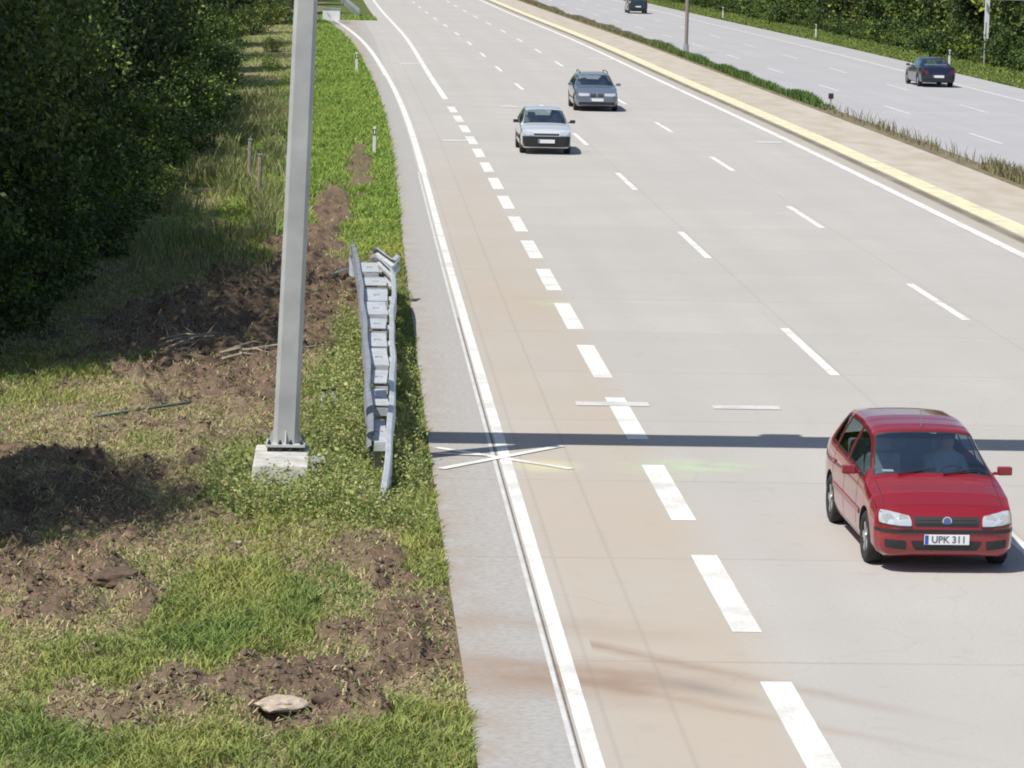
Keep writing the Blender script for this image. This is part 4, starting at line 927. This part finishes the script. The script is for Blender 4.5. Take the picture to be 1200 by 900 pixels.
for q in (hl, mirror(hl)):
    h_ = panel('headlight', bvh, q, 'front', M_lamp, car, .008, .03, (14, 8), .25)
    cx = (q[0][0] + q[1][0]) / 2
    panel('lamp_rim', bvh, [(q[0][0], q[0][1] - .012), (q[1][0], q[1][1] - .012), (q[1][0], q[1][1]), (q[0][0], q[0][1])], 'front', M_black, h_, .010, .02, (12, 1))
    for dx in (-.08, .08):
        hh, nr, *_ = bvh.ray_cast(Vector((cx + dx, -4, .63)), Vector((0, 1, 0))); mb = MB(); mb.tube([hh + Vector((0, -.0, 0)), hh + Vector((0, -.014, 0))], .055, 14); mb.build('lamp_bowl', M_chrome, h_)
gq = [(-.37, .555), (.37, .555), (.39, .655), (-.39, .655)]
gl = panel('grille', bvh, gq, 'front', M_black, car, .006, .03, (16, 4), .12)
for zz in (.59, .625): panel('grille_bar', bvh, [(-.34, zz), (.34, zz), (.34, zz + .006), (-.34, zz + .006)], 'front', M_bolt, gl, .012, .01, (10, 1))
hh, *_ = bvh.ray_cast(Vector((0, -4, .612)), Vector((0, 1, 0))); mb = MB(); mb.tube([hh, hh + Vector((0, -.02, 0))], .055, 20); bd = mb.build('badge', M_chrome, car); mb = MB(); mb.tube([hh + Vector((0, -.02, 0)), hh + Vector((0, -.024, 0))], .042, 20); mb.build('badge_face', M_badge, bd)
panel('bumper_strip', bvh, [(-.80, .475), (.80, .475), (.80, .515), (-.80, .515)], 'front', M_black, car, .012, .02, (30, 1))
panel('lower_intake', bvh, [(-.36, .275), (.36, .275), (.42, .385), (-.42, .385)], 'front', M_black, car, .006, .02, (14, 3), .1)
for q in ([(-.70, .30), (-.46, .28), (-.46, .385), (-.71, .40)],): 
    for qq in (q, mirror(q)):
        f_ = panel('fog_recess', bvh, qq, 'front', M_black, car, .006, .02, (8, 4), .2)
plate(car, bvh, .405, 'UPK 311')
mirrors(car, -.62, .98, .83, M_red2)
for ax in ('xp', 'xn'):
    panel('side_strip', bvh, [(-.83, .50), (.98, .50), (.98, .56), (-.83, .56)], ax, M_red2, car, .012, .02, (16, 1))
    for yy in (-.62, .27, 1.08): panel('door_seam', bvh, [(yy, .27), (yy + .008, .27), (yy + .008, .90), (yy, .90)], ax, M_black, car, .0015, .004, (1, 14))
    for yy in (.08, .93): panel('door_handle', bvh, [(yy, .80), (yy + .15, .80), (yy + .15, .83), (yy, .83)], ax, M_red2, car, .02, .02, (3, 1))
    panel('sill', bvh, [(-.8, .19), (.9, .19), (.9, .245), (-.8, .245)], ax, M_black, car, .004, .01, (10, 1))
tl = [(.58, .78), (.74, .78), (.70, 1.08), (.60, 1.08)]
for q in (tl, mirror(tl)): panel('tail_light', bvh, q, 'back', M_tail, car, .008, .02, (4, 8))
panel('bonnet_seam', bvh, [(-.66, -1.70), (.66, -1.70), (.66, -1.692), (-.66, -1.692)], 'top', M_black, car, .0015, .003, (16, 1))
for sx in (-1, 1): panel('bonnet_seam', bvh, [(sx * .675, -1.68), (sx * .683, -1.68), (sx * .69, -1.0), (sx * .682, -1.0)], 'top', M_black, car, .0015, .003, (1, 14))
mb = MB()
for sx in (-.42, .12): mb.tube([(sx, -.99, 1.0), (sx + .45, -.91, 1.055)], .010, 5)
mb.build('wiper', M_black, car); mb = MB(); mb.box((-.50, -.80, 1.0), (.13, .10, .01)); mb.build('dashboard_paper', M_platem, car); mb = MB(); mb.tube([(0, -.2, 1.425), (0, -.08, 1.60)], [.008, .003], 5); mb.build('aerial', M_black, car)
car.scale = (.96, .97, .97); car.location = (6.60, 35.38, 0); car.rotation_euler = (0, 0, R(.6))
driver((6.63 + .36, 35.42 + .05, .50), R(.6), 'driver in a pale blue shirt seated inside the red hatchback')

# --- silver-white saloon-like hatch with black bumper
M_silver = mat('silver_white_paint', (.60, .63, .66), .28, .25, coat=1)
KW = [(-1.92, .62, .26, .60, .62, .55, .02), (-1.88, .72, .21, .68, .70, .60, .025), (-1.75, .78, .19, .74, .775, .66, .03), (-1.3, .80, .18, .82, .87, .68, .035), (-.90, .80, .18, .86, .93, .69, .04), (-.25, .80, .18, .90, 1.35, .57, .04), (.4, .80, .18, .91, 1.40, .56, .04), (1.2, .80, .18, .92, 1.37, .55, .04), (1.55, .79, .2, .93, 1.28, .55, .04), (1.85, .76, .22, .92, .97, .6, .03), (1.95, .68, .28, .82, .84, .55, .02)]
car, bvh, W = make_car('silver_car', KW, (-.88, -.27), (1.57, 1.83), (-.74, 1.45), [(.28, .36)], (-1.2, 1.25), .29, M_silver)
tag(car, 'silver white hatchback with black front bumper, left of the estate car', 'car')
hl = [(-.72, .60), (-.42, .60), (-.42, .71), (-.71, .72)]
for q in (hl, mirror(hl)): panel('headlight', bvh, q, 'front', M_lamp, car, .008, .03, (10, 5), .1)
panel('grille', bvh, [(-.40, .605), (.40, .605), (.40, .665), (-.40, .665)], 'front', M_black, car, .006, .02, (12, 3))
panel('front_bumper', bvh, [(-.80, .19), (.80, .19), (.80, .575), (-.80, .575)], 'front', M_black, car, .025, .04, (30, 6))
plate(car, bvh, .42, None, yoff=.03); mirrors(car, -.6, .97, .80, M_black)
for ax in ('xp', 'xn'):
    panel('side_strip', bvh, [(-.83, .42), (.9, .42), (.9, .54), (-.83, .54)], ax, M_black, car, .012, .02, (16, 1)); panel('door_seam', bvh, [(.32, .27), (.33, .27), (.33, .88), (.32, .88)], ax, M_black, car, .0015, .004, (1, 10))
tl = [(.50, .70), (.70, .70), (.68, .84), (.52, .84)]
for q in (tl, mirror(tl)): panel('tail_light', bvh, q, 'back', M_tail, car, .008, .02, (4, 4))
car.location = (6.22, 100.2, 0); driver((6.58, 100.3, .48), 0, 'driver inside the silver white hatchback with black bumper')
# --- blue grey estate with roof rails
M_bg = mat('blue_grey_metallic', (.15, .18, .235), .28, .35, coat=1)
KE = [(-2.2, .62, .27, .60, .62, .55, .02), (-2.15, .74, .22, .68, .70, .62, .025), (-2.0, .82, .20, .75, .78, .70, .03), (-1.5, .86, .18, .85, .90, .74, .035), (-1.0, .865, .18, .90, .965, .74, .04), (-.35, .865, .18, .93, 1.38, .60, .04), (.4, .865, .18, .94, 1.43, .59, .04), (1.5, .865, .18, .96, 1.42, .58, .04), (1.95, .85, .2, .97, 1.37, .57, .04), (2.15, .82, .24, .95, 1.02, .64, .03), (2.25, .74, .28, .86, .88, .6, .02)]
car, bvh, W = make_car('estate_car', KE, (-.98, -.37), (1.97, 2.13), (-.84, 1.85), [(.2, .28), (1.15, 1.22)], (-1.42, 1.3), .31, M_bg)
tag(car, 'blue grey estate car with roof rails behind the silver hatchback', 'car')
hl = [(-.74, .60), (-.30, .60), (-.30, .71), (-.73, .72)]
for q in (hl, mirror(hl)): panel('headlight', bvh, q, 'front', M_lamp, car, .008, .03, (10, 5), .1)
for q in ([(-.27, .58), (-.03, .58), (-.04, .70), (-.25, .70)], [(.03, .58), (.27, .58), (.25, .70), (.04, .70)]): panel('grille', bvh, q, 'front', M_black, car, .01, .02, (6, 4), .2)
panel('lower_intake', bvh, [(-.72, .26), (.72, .26), (.68, .37), (-.68, .37)], 'front', M_black, car, .008, .02, (20, 3)); plate(car, bvh, .46, None); mirrors(car, -.7, 1.0, .86, M_bg)
for sx in (-1, 1): mb = MB(); mb.tube([(sx * .56, -.2, 1.39), (sx * .55, -.12, 1.47), (sx * .54, .8, 1.49), (sx * .53, 1.72, 1.46), (sx * .53, 1.8, 1.38)], .017, 6); mb.build('roof_rail', M_black, car)
for ax in ('xp', 'xn'): panel('door_seam', bvh, [(.24, .27), (.25, .27), (.25, .9), (.24, .9)], ax, M_black, car, .0015, .004, (1, 10)); panel('side_strip', bvh, [(-1.0, .45), (.95, .45), (.95, .5), (-1., .5)], ax, M_black, car, .01, .02, (16, 1))
tl = [(.56, .72), (.76, .72), (.74, .9), (.58, .9)]
for q in (tl, mirror(tl)): panel('tail_light', bvh, q, 'back', M_tail, car, .008, .02, (4, 4))
car.location = (9.72, 125.1, 0); driver((10.1, 125.1, .48), 0, 'driver inside the blue grey estate car with roof rails')
# --- dark blue saloon driving away
M_navy = mat('dark_blue_paint', (.012, .018, .045), .25, .4, coat=1)
KS = [(-2.2, .62, .27, .60, .62, .55, .02), (-2.15, .74, .22, .66, .68, .62, .025), (-2.0, .80, .20, .72, .75, .68, .03), (-1.4, .85, .18, .82, .86, .70, .035), (-.95, .855, .18, .88, .93, .72, .04), (-.25, .855, .18, .91, 1.35, .58, .04), (.4, .855, .18, .92, 1.39, .57, .04), (.95, .855, .18, .93, 1.33, .57, .04), (1.55, .85, .2, .94, 1.0, .66, .03), (2.05, .82, .22, .93, .96, .66, .02), (2.16, .78, .26, .84, .86, .64, .02), (2.2, .68, .30, .76, .78, .58, .02)]
car, bvh, W = make_car('dark_saloon', KS, (-.92, -.28), (.98, 1.52), (-.78, 1.2), [(.2, .28)], (-1.35, 1.3), .305, M_navy)
tag(car, 'dark blue saloon driving away on the opposite carriageway beside the far wood', 'car')
tl = [(.50, .64), (.77, .64), (.76, .80), (.51, .80)]
for q in (tl, mirror(tl)): panel('tail_light', bvh, q, 'back', M_tail, car, .008, .02, (6, 4))
hl = [(-.74, .56), (-.42, .56), (-.42, .66), (-.73, .67)]
for q in (hl, mirror(hl)): panel('headlight', bvh, q, 'front', M_lamp, car, .008, .03, (8, 4))
panel('boot_seam', bvh, [(-.6, .62), (.6, .62), (.6, .635), (-.6, .635)], 'back', M_black, car, .002, .004, (10, 1)); plate(car, bvh, .52, None, False); mirrors(car, -.65, .97, .85, M_navy)
panel('rear_bumper', bvh, [(-.78, .30), (.78, .30), (.78, .44), (-.78, .44)], 'back', M_black, car, .012, .03, (24, 3))
car.location = (28.05, 151.2, 0); car.rotation_euler = (0, 0, math.pi + R(1))
# --- dark van-like car far away
KV = [(-2.1, .62, .28, .66, .68, .55, .02), (-2.03, .76, .22, .76, .79, .64, .025), (-1.7, .84, .20, .88, .93, .7, .03), (-1.2, .86, .2, 1.0, 1.07, .73, .04), (-.5, .86, .2, 1.04, 1.62, .64, .04), (.2, .86, .2, 1.05, 1.70, .64, .04), (1.6, .86, .2, 1.06, 1.68, .64, .04), (1.85, .85, .22, 1.06, 1.60, .65, .04), (2.05, .82, .26, 1.03, 1.1, .7, .03), (2.12, .74, .3, .95, .98, .66, .02)]
M_dg = mat('dark_green_grey_paint', (.02, .032, .036), .3, .3, coat=1)
car, bvh, W = make_car('dark_people_carrier', KV, (-1.18, -.52), (1.87, 2.03), (-1.0, 1.75), [(.1, .2), (1.0, 1.1)], (-1.3, 1.3), .32, M_dg)
tag(car, 'tall dark car driving away far down the opposite carriageway at the top edge', 'car')
tl = [(.62, .85), (.78, .85), (.74, 1.1), (.64, 1.1)]
for q in (tl, mirror(tl)): panel('tail_light', bvh, q, 'back', M_tail, car, .008, .02, (4, 6))
plate(car, bvh, .62, None, False); mirrors(car, -.9, 1.1, .86, M_dg); panel('rear_bumper', bvh, [(-.8, .32), (.8, .32), (.8, .5), (-.8, .5)], 'back', M_black, car, .012, .03, (20, 3))
car.location = (25.5, 281, 0); car.rotation_euler = (0, 0, math.pi)
